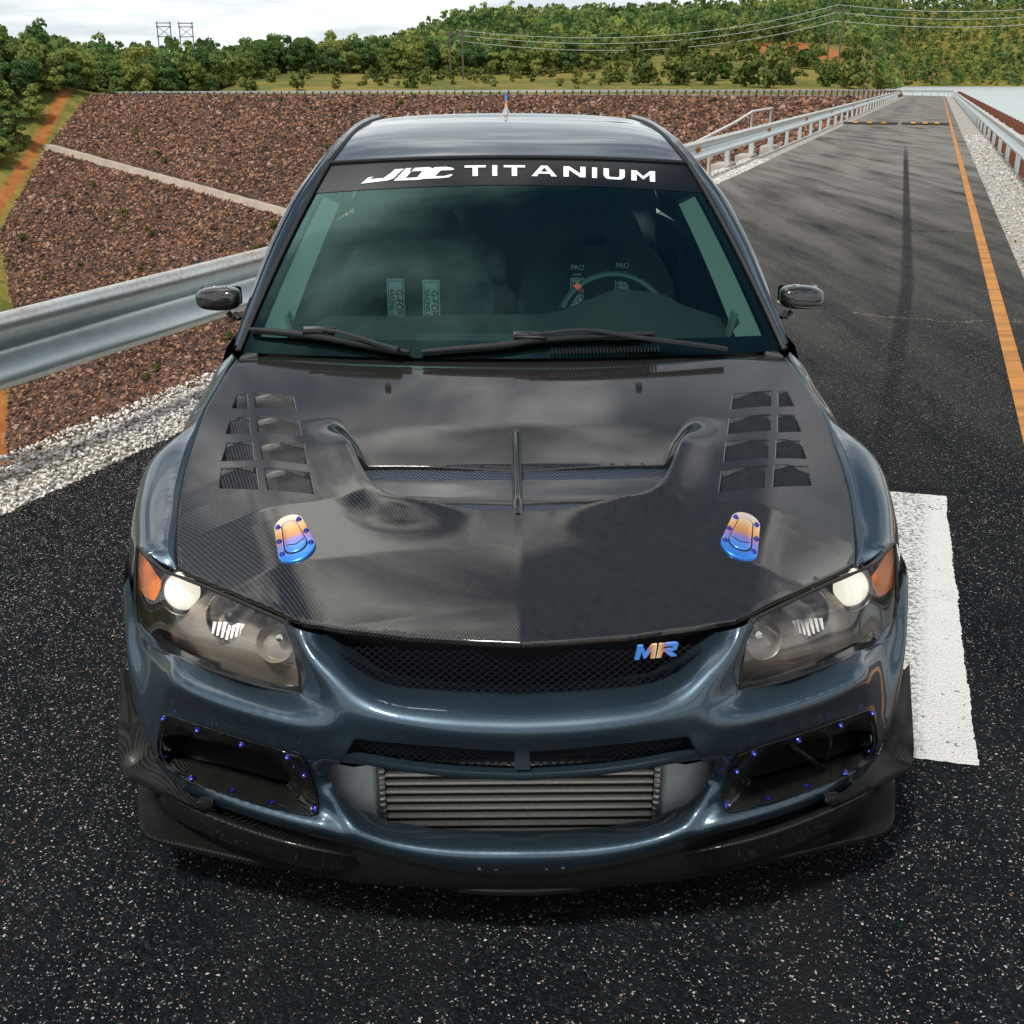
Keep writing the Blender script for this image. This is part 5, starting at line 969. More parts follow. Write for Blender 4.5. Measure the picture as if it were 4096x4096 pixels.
# ---------------------------------------------------------------- headlights
hlo=[(0.4274, 0.1707, 0.6531), (0.4154, 0.1623, 0.6374), (0.4068, 0.1492, 0.602), (0.4018, 0.1395, 0.5648), (0.4023, 0.1357, 0.5272), (0.4058, 0.1359, 0.5245), (0.4557, 0.1543, 0.5239), (0.5553, 0.2046, 0.5264), (0.6426, 0.2663, 0.5216), (0.7011, 0.3212, 0.5124), (0.737, 0.365, 0.5016), (0.7639, 0.392, 0.5096), (0.7794, 0.415, 0.5325), (0.7839, 0.43, 0.5725), (0.7808, 0.445, 0.6359), (0.7744, 0.455, 0.6849), (0.7633, 0.45, 0.6743), (0.7412, 0.435, 0.6585), (0.7145, 0.425, 0.6416), (0.6743, 0.385, 0.6486), (0.6055, 0.325, 0.6516), (0.5289, 0.262, 0.6514), (0.4546, 0.195, 0.6523)]
hli=[(0.4658, 0.1469, 0.6134), (0.5361, 0.2011, 0.6172), (0.6145, 0.2718, 0.6146), (0.4696, 0.1446, 0.5615), (0.5587, 0.1968, 0.5718), (0.6483, 0.2691, 0.5713), (0.4376, 0.1347, 0.5778), (0.6726, 0.3334, 0.6183), (0.5228, 0.1716, 0.5745), (0.7354, 0.385, 0.5707), (0.7548, 0.42, 0.61)]
HL=Relief(PF,hlo+hli,1e-5)
def mk_lens():
    m,t,b,o=mat_new('clear_lens'); t.nodes.remove(b); tr=ND(t,'ShaderNodeBsdfTransparent',{0:(.90,.91,.90,1)}); gl=ND(t,'ShaderNodeBsdfGlossy',{0:(1,1,1,1),1:.03}); fr=ND(t,'ShaderNodeFresnel',{0:1.5}); f=MA(t,'MULTIPLY_ADD',fr.outputs[0],.9,.02)
    t.links.new(ND(t,'ShaderNodeMixShader',{0:f,1:tr.outputs[0],2:gl.outputs[0]}).outputs[0],o.inputs[0]); return m
M_lens=mk_lens(); M_house=mat('smoked_housing',(.40,.345,.30),.33,.35,noise=(14,.35)); M_chr=mat('chrome',(.75,.74,.72),.10,1.0); M_beam=mat('lit_projector',(.9,.88,.8),.05,0,1,emit=(1,.95,.80),es=.72); M_amb=mat('amber_reflector',(1.0,.22,.005),.35,0,.5)
M_shroud=mat('warm_chrome_shroud',(.55,.50,.45),.2,.85)
amb=[(0.7387, 0.4923, 0.6097), (0.7209, 0.4, 0.6284), (0.7338, 0.4, 0.5892), (0.7461, 0.405, 0.5879), (0.7652, 0.425, 0.589), (0.7784, 0.44, 0.6009), (0.7828, 0.452, 0.6329), (0.7783, 0.465, 0.6761), (0.7554, 0.452, 0.6563)]
bulbs=[(0.685, 0.43, 0.5971), (0.5624, 0.318, 0.5926), (0.4626, 0.235, 0.5767)]
for sg in(1,-1):
    hl=empty('headlight',parent=car)
    def side_(mb): mb.v=[(sg*p[0],p[1],p[2]) for p in mb.v]; return mb
    side_(HL.mesh(MB(),rnd_poly(hlo,1),[],.009,dh=0,outlip=.003,lipdepth=.012)).build('lens',M_lens,hl,True,60,weld=.0003)
    side_(HL.mesh(MB(),[((p[0]-.6)*1.0+.6,p[1],p[2]) for p in hlo],[],.014,dh=.095)).build('housing',M_house,hl,True,60)
    ring=np.array(dens(hlo,.01)); side_(MB().grid([list(HL.at(ring,d))+[HL.at(ring,d)[0]] for d in(.004,.04,.10)])).build('housing_wall',mat('housing_wall',(.20,.16,.135),.35,.4),hl,True,60)
    ring3=[tuple(p) for p in HL.at(ring,-.001)]; side_(MB().tube(ring3+[ring3[0]],.0032,6)).build('lens_seal',M_rubb,hl)
    # bottom black band of the lamp
    bb=[(0.5729, 0.2341, 0.5265), (0.6504, 0.293, 0.5218), (0.7108, 0.3526, 0.5124), (0.7421, 0.385, 0.5121), (0.7474, 0.4, 0.5635), (0.7677, 0.425, 0.5867), (0.7834, 0.44, 0.5679), (0.7852, 0.43, 0.5251), (0.7689, 0.405, 0.503), (0.7426, 0.38, 0.4945), (0.65, 0.2876, 0.5109), (0.5722, 0.2286, 0.5183)]
    side_(MB().add([(p[0],p[1]+.018,p[2]) for p in bb],[tuple(range(len(bb)))])).build('lower_trim',mat('brown_trim',(.10,.06,.035),.3,.3,noise=(60,.8)),hl,False)
    side_(HL.mesh(MB(),rnd_poly(amb,1),[],.01,dh=.010)).build('turn_signal',M_amb,hl,True,60)
    ax=Vector((.16,-.93,.34)).normalized(); q=ax.to_track_quat('Z','Y').to_matrix()
    def cup(c,r,name,prof,m,par=hl,n=36): return side_(MB().lathe([(r*a,r*b) for a,b in prof],n,q,Vector(c))).build(name,m,par,True,40)
    c0,c1,c2=[Vector(b) for b in bulbs]
    cup(c0,.047,'projector_shroud',[(1.10,-.1),(1.08,.02),(1.05,.0),(1.02,-.25),(1.0,-.30)],M_shroud)
    pj=cup(c0,.040,'projector_lens',[(1.0,-.15),(.98,.02),(.9,.22),(.7,.42),(.4,.54),(0,.58)],M_beam)
    cup(c0,.041,'projector_ring',[(1.0,-.2),(1.12,.0),(1.10,.10),(1.0,.12),(.98,.02)],mat('dark_ring',(.06,.05,.045),.25,.8),pj)
    rf=cup(c1,.052,'high_beam_reflector',[(1.0,-.02),(.97,.0),(.93,-.04),(.87,-.32),(.7,-.65),(.4,-.86),(.0,-.92)],mat('reflector_bowl',(.42,.40,.38),.12,1.0))
    cup(c1,.052,'reflector_bezel',[(1.02,-.1),(1.0,.0),(.97,.02),(.95,-.02)],M_shroud,rf)
    cup(c1+ax*.004,.011,'bulb_cap',[(1,-1.6),(1,.2),(.7,.55),(0,.7)],M_blk,rf)
    fl=MB()
    for k in range(7): 
        u=-.030+.0095*k; p=c1+ax*.006; fl.prism([p+q@Vector((u,-.012,-.012+.01*abs(k-3)/3)),p+q@Vector((u+.0075,-.012,-.012+.01*abs(k-3)/3)),p+q@Vector((u+.006,-.044+.010*abs(k-3)/3,.006)),p+q@Vector((u+.0018,-.044+.010*abs(k-3)/3,.006))],-ax*.003)
    side_(fl).build('reflector_flute',mat('bright_flute',(.90,.88,.84),.25,.25),rf,False)
    sm=cup(c2,.036,'marker_reflector',[(1.08,-.05),(1.04,.04),(.98,.0),(.9,-.25),(.6,-.6),(0,-.75)],M_house)
    cup(c2+ax*.002+Vector((-.012,0,.012)),.010,'marker_bulb',[(1,-1.5),(1,.2),(.7,.7),(0,.9)],M_chr,sm)
    # black trim and seal between lamp and hood
    tr_=[(0.6797, 0.4403, 0.6321), (0.6546, 0.4207, 0.6346), (0.5853, 0.3599, 0.6393), (0.4934, 0.2759, 0.6419), (0.4516, 0.2392, 0.6422)]
    side_(MB().tube([(p[0],p[1]-.002,p[2]) for p in cubic(tr_,20)],.0075,8,flat=.75)).build('upper_seal',mat('brown_black_seal',(.030,.020,.016),.35),hl)
# dark filler under the hood edge
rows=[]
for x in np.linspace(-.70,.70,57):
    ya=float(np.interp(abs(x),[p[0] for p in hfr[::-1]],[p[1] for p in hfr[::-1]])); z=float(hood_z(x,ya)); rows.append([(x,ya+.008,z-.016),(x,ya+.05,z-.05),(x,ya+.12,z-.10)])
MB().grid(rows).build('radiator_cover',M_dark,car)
# ---------------------------------------------------------------- cowl, windshield, wipers
wsg=np.array([[ws(u,v) for u in np.linspace(-1,1,41)] for v in np.linspace(-.02,1,25)])
def mk_glass(name,tint,refl=1.0):
    m,t,b,o=mat_new(name); t.nodes.remove(b); tr=ND(t,'ShaderNodeBsdfTransparent',{0:(*tint,1)}); gl=ND(t,'ShaderNodeBsdfGlossy',{0:(.55,1,.97,1),1:.0}); fr=ND(t,'ShaderNodeFresnel',{0:1.52}); f=MA(t,'MULTIPLY',fr.outputs[0],refl)
    t.links.new(ND(t,'ShaderNodeMixShader',{0:f,1:tr.outputs[0],2:gl.outputs[0]}).outputs[0],o.inputs[0]); return m
M_glass=mk_glass('tinted_glass',(.60,.88,.84),.85); M_sglass=mk_glass('side_glass',(.45,.58,.56))
wsh=empty('windshield',parent=car); MB().grid(wsg).build('glass',M_glass,wsh,True,180)
def wsoff(u,v,d):
    p=ws(u,v); e=1e-3; a=ws(u+e,v)-ws(u-e,v); b=ws(u,v+e)-ws(u,v-e); n=np.cross(a,b); n/=np.linalg.norm(n); n=n if n[2]>0 else -n; return tuple(p+n*d)
def wsmesh(name,poly,d,m,h=.04,par=None,sx=.63,sy=.86):
    pv,pt,_=tri_domain([(u*sx,v*sy) for u,v in poly],[],h); return mesh_obj(name,[wsoff(a/sx,b/sy,d) for a,b in pv],pt,m,par or wsh)
bnL=[(-1.005, 0.7799), (-0.7002, 0.8043), (-0.034, 0.8113), (0.6394, 0.8059), (0.9972, 0.7934)]
wsmesh('sun_banner',[(-1,1.0),(1,1.0),(1,.795),(.6,.803),(0,.81),(-.6,.803),(-1,.795)],.0012,mat('banner_black',(.004,.006,.008),.12,0,0,.2),.03)
# dark ceramic border
M_frit=mat('ceramic_border',(.004,.005,.006),.15,0,.5)
def border(u0,u1,v0,v1): wsmesh('glass_border',[(u0,v0),(u1,v0),(u1,v1),(u0,v1)],-.0012,M_frit,.05)
border(-1,-.955,0,.80); border(.955,1,0,.80); border(-.955,.955,-.02,.048)
# banner lettering
def wletters(name,polys,box,m,d=.0022):
    """polys in unit text space; box: 4 windshield (u,v) corners bl,br,tr,tl"""
    bl,br,tr_,tl=[np.array(b) for b in box]; root=None; out=[]
    for pl in polys:
        pl=dens(pl,.25); V=[]
        for a,b in pl: q=(bl*(1-a)+br*a)*(1-b)+(tl*(1-a)+tr_*a)*b; V.append(q)
        o=wsmesh(name,[tuple(q) for q in V],d,m,.02); out.append(o)
    return out
M_let=mat('white_vinyl',(.86,.88,.88),.5)
def glyphs(word,wid,gap,st):
    """extended sans capitals as polygons; st = stroke width horizontally"""
    out=[];x=0
    for ch in word:
        w=wid[ch]; s=st; h=.20
        if ch=='I': g=[[(0,0),(w,0),(w,1),(0,1)]]
        elif ch=='T': g=[[(0,1-h),(w/2-s/2,1-h),(w/2-s/2,0),(w/2+s/2,0),(w/2+s/2,1-h),(w,1-h),(w,1),(0,1)]]
        elif ch=='A': g=[[(0,0),(s*1.1,0),(w*.27,.24),(w*.73,.24),(w-s*1.1,0),(w,0),(w/2+s*.62,1),(w/2-s*.62,1)]]
        elif ch=='N': g=[[(0,0),(s,0),(s,.68),(w-s*1.05,0),(w,0),(w,1),(w-s,1),(w-s,.34),(s*1.1,1),(0,1)]]
        elif ch=='U': g=[[(0,.30),(.10*w,.08),(.22*w,0),(.78*w,0),(.90*w,.08),(w,.30),(w,1),(w-s,1),(w-s,.34),(w-s*1.25,h),(s*1.25,h),(s,.34),(s,1),(0,1)]]
        elif ch=='M': g=[[(0,0),(s,0),(s,.66),(w/2,.16),(w-s,.66),(w-s,0),(w,0),(w,1),(w-s*.95,1),(w/2,.46),(s*.95,1),(0,1)]]
        out+=[[(x+a,b) for a,b in q] for q in g]; 
        if ch=='A': hole=[(x+w*.36,.42),(x+w*.64,.42),(x+w*.5,.82)]; out.append(('hole',hole))
        x+=w+gap
    return out,x-gap
tbox=[(-0.2324, 0.8681), (0.7535, 0.8492), (0.7817, 0.9241), (-0.2395, 0.9437)]
gl,tw=glyphs('TITANIUM',{'T':130,'I':30,'A':155,'N':135,'U':130,'M':145},40,32)
M_bnr=bpy.data.materials['banner_black']
def txmap(px_): # follow the arch of the banner across the glass
    return px_
tl=[(-0.2315, 0.8681), (-0.0765, 0.8682), (0.1484, 0.8662), (0.296, 0.8653), (0.4092, 0.8628), (0.5133, 0.8564), (0.6186, 0.8532), (0.7535, 0.8492)]
tt=[(-0.2386, 0.9436), (-0.078, 0.9436), (0.155, 0.9416), (0.3077, 0.9385), (0.4251, 0.9373), (0.5328, 0.9307), (0.6412, 0.9252), (0.7817, 0.9241)]
txs=np.array([681,860,1120,1290,1420,1540,1660,1812],float)
def tmap(xp,b):
    lo=np.array([np.interp(xp,txs,[p[k] for p in tl]) for k in(0,1)]); hi=np.array([np.interp(xp,txs,[p[k] for p in tt]) for k in(0,1)]); return tuple(lo*(1-b)+hi*b)
def letter(name,poly,hole=None):
    ol=[tmap(a,b) for a,b in dens(poly,6 if True else 1)] if False else [tmap(a,b) for a,b in poly]; sx,sy=.63,.86
    pv,pt,_=tri_domain([(u*sx,v*sy) for u,v in ol],[[(u*sx,v*sy) for u,v in [tmap(a,b) for a,b in hole]]] if hole else [],.012); return mesh_obj(name,[wsoff(a/sx,b/sy,.0026) for a,b in pv],pt,M_let,bpy.data.objects['sun_banner'])
sc_=(1812-681)/tw; i=0
while i<len(gl):
    q=gl[i]; ho=None
    if i+1<len(gl) and isinstance(gl[i+1],tuple) and gl[i+1][0]=='hole': ho=[(681+a*sc_,b) for a,b in gl[i+1][1]]; i+=1
    letter('letter',[(681+a*sc_,b) for a,b in q],ho); i+=1
def logo(poly):
    ol=poly; sx,sy=.63,.86; pv,pt,_=tri_domain([(u*sx,v*sy) for u,v in ol],[],.012); mesh_obj('logo_letter',[wsoff(a/sx,b/sy,.0026) for a,b in pv],pt,M_let,bpy.data.objects['sun_banner'])
logo([(-0.7633, 0.8396), (-0.7375, 0.8805), (-0.7118, 0.8848), (-0.7263, 0.8682), (-0.6541, 0.872), (-0.6236, 0.9067), (-0.6094, 0.9313), (-0.5606, 0.9323), (-0.5819, 0.9021), (-0.5979, 0.8678), (-0.6267, 0.8532), (-0.717, 0.8447)])
logo([(-0.5934, 0.8503), (-0.5504, 0.9355), (-0.5051, 0.9357), (-0.5372, 0.8647), (-0.4763, 0.8678), (-0.4571, 0.913), (-0.5282, 0.9102), (-0.5213, 0.9352), (-0.4279, 0.9385), (-0.4084, 0.9304), (-0.4044, 0.9181), (-0.4231, 0.8738), (-0.4391, 0.8559), (-0.4728, 0.8504)])
logo([(-0.4373, 0.8559), (-0.4002, 0.935), (-0.3376, 0.9377), (-0.3024, 0.9293), (-0.2884, 0.9168), (-0.3074, 0.9125), (-0.3606, 0.9118), (-0.3853, 0.8724), (-0.3372, 0.872), (-0.3003, 0.8838), (-0.2944, 0.879), (-0.3099, 0.8631), (-0.3525, 0.8575)])
# ---------------------------------------------------------------- roof, pillars, sides
sil=[(0.7377, 1.36, 0.9453), (0.7251, 1.43, 0.9958), (0.7114, 1.5, 1.0512), (0.6898, 1.6, 1.1267), (0.666, 1.71, 1.1942), (0.6456, 1.8, 1.2443), (0.6179, 1.92, 1.2945), (0.5894, 2.05, 1.341), (0.5688, 2.2, 1.3749), (0.5528, 2.36, 1.3926), (0.5407, 2.6, 1.4128), (0.5228, 2.88, 1.4275), (0.5006, 3.08, 1.4332)]
red=[(0.54, 1.98, 1.3422), (0.5245, 2.16, 1.3819), (0.5194, 2.44, 1.41), (0.5082, 2.76, 1.4275), (0.4856, 3.04, 1.4343)]
def topath(pts,n,y0,y1):
    q=cubic(pts,400); ys=np.linspace(y0,y1,n); return np.column_stack([np.interp(ys,q[:,1],q[:,0]),ys,np.interp(ys,q[:,1],q[:,2])])
silp=np.array(sil); inner=[tuple(ws(1.0,v)) for v in np.linspace(0.0,1,9)]+[tuple(p) for p in red[1:]]
inp=cubic(inner,300)
# roof skin
rz=lambda y: float(np.interp(y,_ry,_rz))
_ry,_rz=_smooth_curve(np.array([1.905,2.05,2.25,2.5,2.8,3.1]),np.array([1.352,1.386,1.420,1.444,1.452,1.440]))
rows=[]; edge=[np.array(ws(1,1))]+[np.array(p) for p in red[1:]]; edge=cubic(edge,26)
for k,e in enumerate(edge):
    yc=1.905+(3.10-1.905)*k/25; zc=rz(yc); r=[]
    for u in np.linspace(-1,1,31):
        f=u*u; fz=f*.62+.38*f**4; r.append((e[0]*u,yc+(e[1]-yc)*f,zc+(e[2]-zc)*fz))
    rows.append(r)
roof=MB().grid(rows).build('roof',M_pnt,car,True,180)
MB().grid([[(p[0]*.97,p[1]+.01,p[2]-.028) for p in r] for r in rows]).build('headliner',mat('headliner_grey',(.10,.10,.10),.9),roof)
fr_=[tuple(wsoff(u,1.004,.004)) for u in np.linspace(-1,1,41)]; MB().tube(fr_,.0055,6).build('roof_front_seal',M_rubb,roof)
for sg in(1,-1):
    e=np.array(edge); MB().tube([(sg*(p[0]+.004),p[1],p[2]+.001) for p in e],.006,6).build('roof_ditch_seal',M_rubb,roof)
    # pillar skin from the glass edge to the outer contour, then turned under to the door glass
    A_=cubic(inner,80); 
    # match by arc fraction
    Bq=cubic([(.742,1.30,.90)]+sil,80); rws=[A_+[.010,0,.004],A_*.55+Bq*.45+[.004,-.006,.012],A_*.12+Bq*.88+[.0,0,.005],Bq,Bq+[.004,.01,-.03],Bq+[.0,.01,-.055]]
    G_=np.array([cubic([r[j] for r in rws],14) for j in range(80)]); G_[...,0]*=sg
    MB().grid(G_).build('roof_pillar',M_pnt,car,True,60)
    ed=cubic([ws(1.0,v) for v in np.linspace(-.02,1,12)],50); MB().tube([(sg*(p[0]+.003),p[1]-.003,p[2]+.004) for p in ed],.008,6,flat=.7).build('glass_edge_seal',M_rubb,wsh)
    l2=A_*.45+Bq*.55+[.003,-.004,.0125]; MB().tube([(sg*p[0],p[1],p[2]) for p in l2],.0028,5).build('drip_moulding',M_gls_black,car)
# side panels, doors, rear body
def side_x(z): return np.interp(z,[.20,.30,.45,.60,.75,.88,.92],[.80,.835,.85,.855,.845,.815,.795])
for sg in(1,-1):
    P=[]
    for y in np.linspace(1.34,4.38,70):
        w=1-.14*max(0,(y-3.6)/.8)**2-.045*max(0,(2.0-y)/.66); r=[]
        for z in np.linspace(.21,.90+.06*min(1,(y-1.34)/2.2),20):
            fl=.035*math.exp(-((y-3.52)/.33)**2)*math.exp(-((z-.60)/.18)**2); r.append((sg*(float(side_x(min(z,.92)))*w+fl),y,z))
        P.append(r)
    mb=MB().grid(P); V=np.array(mb.v); hit=np.hypot(V[:,1]-3.525,V[:,2]-.31)<.335; mb.f=[q for q in mb.f if not all(hit[i] for i in q)]
    sd_=mb.build('body_side',M_pnt,car,True,60)
    bxf=lambda y: float(side_x(.90))*(1-.045*max(0,(2.0-y)/.66))
    MB().tube([(sg*(bxf(y)-.002),y,.905+.05*min(1,(y-1.36)/2.2)) for y in np.linspace(1.62,3.6,20)],.007,6).build('window_seal',M_rubb,sd_)
    MB().box((sg*.857,2.35,.56),(.004,.006,.62)).build('door_gap',M_dark,sd_,False); MB().box((sg*.862,2.12,.76),(.02,.20,.028),bev=.008).build('door_handle',M_pnt,sd_)
    Bq=cubic(sil,60); top=Bq+[-.012,.012,-.045]; top=top[top[:,1]>1.5]; G_=[]
    for p in top: 
        zb=.905+.05*min(1,(p[1]-1.36)/2.2); G_.append([(sg*(p[0]*(1-t)+(bxf(p[1])-.02)*t),p[1],p[2]*(1-t)+zb*t) for t in np.linspace(0,1,6)])
    MB().grid(G_).build('side_glass',M_sglass,car,True,180)
    cp=Bq[-1]; MB().grid([[(sg*x,y,z) for x,y,z in r] for r in([tuple(cp),tuple(cp+[0,.25,-.10]),(.62,3.80,1.06)],[tuple(cp+[.02,0,-.05]),tuple(cp+[.06,.22,-.20]),(.70,3.80,1.02)],[(.79,3.08,.955),(.79,3.4,.96),(.78,3.80,.97)])]).build('rear_pillar',M_pnt,car,True,60)
    # door pillar, dark
    MB().box((sg*.655,2.36,1.12),(.03,.10,.44),Matrix.Rotation(-sg*.42,3,'Y')).build('door_pillar',M_blk,car,False)
MB().grid([[(x*.95,3.08,1.438-.03*x*x),(x,3.45,1.25),(x*1.12,3.78,1.05)] for x in np.linspace(-.55,.55,9)]).build('rear_window',M_sglass,car,True,180)
MB().grid([[(x,3.74,1.03),(x,4.0,1.045),(x,4.33,1.03),(x*.97,4.40,.98),(x*.97,4.42,.70),(x*.95,4.47,.55),(x*.95,4.42,.28)] for x in np.linspace(-.80,.80,15)]).build('trunk_lid',M_pnt,car,True,45)
# cowl
rows=[]
for u in np.linspace(-1,1,41):
    h=np.array([u*.715,float(np.interp(abs(u)*.715,[p[0] for p in hrr],[p[1] for p in hrr])),0]); h[2]=float(hood_z(h[0],h[1]))-.020; b=np.array(wsoff(u,.03,-.004)); m_=(h+b)/2; m_[2]=min(h[2],b[2])+.002
    rows.append([tuple(h-[0,.03,.02]),tuple(h),tuple(m_),tuple(b)])
cowl=MB().grid(rows).build('cowl',M_blk,car,True,60)
for k in range(32):
    x=.10+.0088*k; q=np.array(wsoff(x/.715,.012,.006)); MB().box(tuple(q+[0,-.012,-.004]),(.0032,.030,.008)).build('cowl_slat',M_blk,cowl,False) if k<44 else None
for sg in(1,-1): MB().box((sg*.690,1.275,.893),(.05,.07,.014),Matrix.Rotation(sg*.25,3,'Y'),.006).build('cowl_corner',mat('grey_plastic',(.055,.06,.065),.5),cowl)
# wipers
def wp_pts(pts,d): return [wsoff(u,v,d) for u,v in pts]
wl=[(-0.9791, 0.0609), (-0.9088, 0.057), (-0.7065, 0.0397), (-0.5558, 0.0157), (-0.3621, -0.013)]
wr=[(-0.3203, -0.0115), (-0.1647, 0.004), (-0.0023, 0.0202), (0.0627, 0.032), (0.2754, 0.0462), (0.5165, 0.052)]
al=[(-0.7045, 0.0537), (-0.6292, 0.0465), (-0.5003, 0.0112), (-0.3987, -0.0181)]; ar=[(0.0623, 0.0408), (0.16, 0.0516), (0.2746, 0.056), (0.4292, 0.0288), (0.6372, -0.0065), (0.7596, -0.031)]
for nm,bl,ar_ in(('wiper',wl,al),('wiper',wr,ar)):
    w=empty(nm,parent=car); q=cubic([(*p,0) for p in bl],30)[:,:2]
    MB().tube(wp_pts(q,.006),.0045,6).build('rubber_blade',M_rubb,w); MB().tube(wp_pts(q,.016),[.006+.006*math.sin(math.pi*t) for t in np.linspace(0.05,.95,30)],8,flat=.7).build('blade_carrier',M_blk,w)
    q=cubic([(*p,0) for p in ar_],24)[:,:2]; MB().tube(wp_pts(q,.028),[.007+.005*t for t in np.linspace(0,1,24)],6,flat=.6).build('arm',M_blk,w)
    c=wsoff(*ar_[0],.022); MB().box(c,(.085,.022,.016),Matrix.Rotation(-.1,3,'Z') @ Matrix.Rotation(R(32),3,'X'),.005).build('arm_clip',M_gls_black,w)
# ---------------------------------------------------------------- mirrors
mc=[(0.8222, 1.52, 1.0001), (0.8884, 1.52, 0.9999), (0.8192, 1.52, 1.0329)]; ms_=[(0.8024, 1.535, 0.9582), (0.7874, 1.53, 0.9425), (0.7621, 1.5, 0.9424)]
hw=mc[1][0]-mc[0][0]; hh=mc[2][2]-mc[0][2]
for sg in(1,-1):
    P=[]
    for a in np.linspace(-math.pi/2,math.pi/2,17):
        r=[]
        for t in np.linspace(0,2*math.pi,33):
            def se(v,p): return math.copysign(abs(v)**p,v)
            cx=se(math.cos(a),.55); x=se(math.cos(t),.62)*cx; z=se(math.sin(t),.62)*cx; y=-se(math.sin(a),.8)
            tap=1-.16*(1 if x<0 else 0)*abs(x); r.append((sg*(mc[0][0]+hw*x),mc[0][1]+.045*y+(.018*x),mc[0][2]+hh*z*(1.0-.12*max(0,x))-.004*x))
        P.append(r)
    mr=MB().grid(P).build('door_mirror',M_cf,car,True,180)
    mesh_obj('mirror_glass',[(sg*(mc[0][0]+hw*.86*a),mc[0][1]+.046,mc[0][2]+hh*.8*b) for a,b in((-1,-.8),(-.9,-1),(.9,-1),(1,-.8),(1,.8),(.9,1),(-.9,1),(-1,.8))],[tuple(range(8))],M_chr,mr,False)
    MB().tube([(sg*x,y,z) for x,y,z in cubic(ms_[:2]+[(.765,1.47,.965),(.752,1.45,.955)],14)],.0075,8).build('mirror_stalk',M_blk,mr); MB().lathe([(.009,-.003),(.009,.004),(.005,.005),(0,.005)],14,None,(sg*(mc[0][0]-hw*.30),mc[0][1]-.01,mc[0][2]+hh*.97)).build('mirror_screw',M_chr,mr)
# ---------------------------------------------------------------- antenna and roof fins
an=[(-0.0076, 2.95, 1.4545), (-0.0076, 2.95, 1.4757), (-0.0074, 2.95, 1.5254)]; z0=1.448; z2=an[2][2]
at_=empty('antenna',parent=car); MB().lathe([(.020,-.004),(.016,.006),(.010,.018),(.0065,.026)],16,None,(0,2.95,z0)).build('base',M_chr,at_)
o=MB().tube([(0,2.95,z0+.024+(z2-z0-.024)*t) for t in np.linspace(0,1,12)],[.0062-.002*t for t in np.linspace(0,1,12)],10).build('mast',M_ti,at_); heat(o,lambda c:np.clip(1.0-(c.z-z0-.02)/(z2-z0-.02)*1.05,0,1))
for x in [-0.3819, -0.295, -0.2019, -0.1107, 0.1007, 0.192, 0.2834, 0.3727]:
    z=rz(3.02)-.02*x*x*3; MB().add([(x-.004,2.96,z-.004),(x+.004,2.96,z-.004),(x+.006,3.07,z-.006),(x-.006,3.07,z-.006),(x-.0015,3.04,z+.020),(x+.0015,3.04,z+.020),(x,2.975,z+.004)],[(0,1,6),(0,6,4,3),(1,2,5,6),(4,6,5),(3,4,5,2)]).build('roof_fin',M_pnt,roof)
# ---------------------------------------------------------------- interior
M_trim=mat('interior_black',(.014,.015,.016),.75,noise=(80,.3)); M_seat=mat('seat_fabric',(.10,.105,.11),.7,noise=(120,.4)); M_ptrim=mat('pillar_trim_grey',(.10,.105,.10),.8)
de=[(-0.341, 1.56, 0.9317), (-0.1336, 1.58, 0.9367), (0.1028, 1.6, 0.9375), (0.15, 1.6, 0.949), (0.3059, 1.6, 1.0125), (0.4429, 1.6, 0.9955), (0.4971, 1.6, 0.9639)]
cab=car
dx=[p[0] for p in de]; dz=[p[2] for p in de]
rows=[]
for x in np.linspace(-.70,.70,57):
    hz_=float(np.interp(x,[-.7]+dx+[.70],[.935]+dz+[.90])); b=np.array(wsoff(x/.715,.035,-.02)); r=[]
    for t in np.linspace(0,1,12): 
        k=t*t*(3-2*t); r.append((x,b[1]*(1-t)+1.60*t,b[2]*(1-k)+hz_*k))
    r+= [(x,1.635,hz_-.018),(x,1.65,hz_-.08),(x,1.62,hz_-.3),(x,1.60,.45)]; rows.append(r)
dash=MB().grid(rows).build('dashboard',M_trim,cab,True,60)
for k in range(5): 
    q=[wsoff(u,.055+.006*k,-.022) for u in np.linspace(-.36,.36,20)]; MB().tube([(p[0],p[1]+.03,p[2]+.004) for p in q],.0014,4).build('defroster_slat',mat('vent_grey',(.07,.08,.08),.6),dash)
for sg in(1,-1):
    rows=[]
    for v in np.linspace(.03,.82,24):
        w=.10-.045*abs(v-.3); r=[]
        for t in np.linspace(0,1,6): u=.952-.068*t-.012*t*t*(1-v); p=np.array(wsoff(u,v,-.012-.030*t)); r.append((sg*p[0],p[1],p[2]))
        rows.append(r)
    tr_=MB().grid(rows).build('pillar_trim',M_ptrim,cab,True,60)
    q=np.array(wsoff(.88,.15,-.045)); MB().box((sg*q[0],q[1],q[2]),(.012,.05,.075),Matrix.Rotation(sg*.2,3,'Y'),.005).build('tweeter_cover',M_ptrim,tr_)
    MB().grid([[(sg*.745,y,z) for z in(.25,.6,.89)] for y in np.linspace(1.42,3.3,8)]).build('door_trim',M_trim,cab)
MB().box((0,2.4,.24),(1.54,2.6,.04)).build('cabin_floor',M_trim,cab,False); MB().box((0,1.9,.45),(.22,1.0,.36),bev=.03).build('centre_console',M_trim,cab)
rs_=empty('rear_seat',parent=cab); MB().box((0,3.02,.50),(1.3,.5,.22),bev=.05).build('cushion',M_seat,rs_); MB().box((0,3.30,.85),(1.3,.16,.62),Matrix.Rotation(-.35,3,'X'),.05).build('backrest',M_seat,rs_)
mi=[(0.0108, 1.83, 1.2459), (0.1242, 1.83, 1.2457), (0.0108, 1.83, 1.2743)]
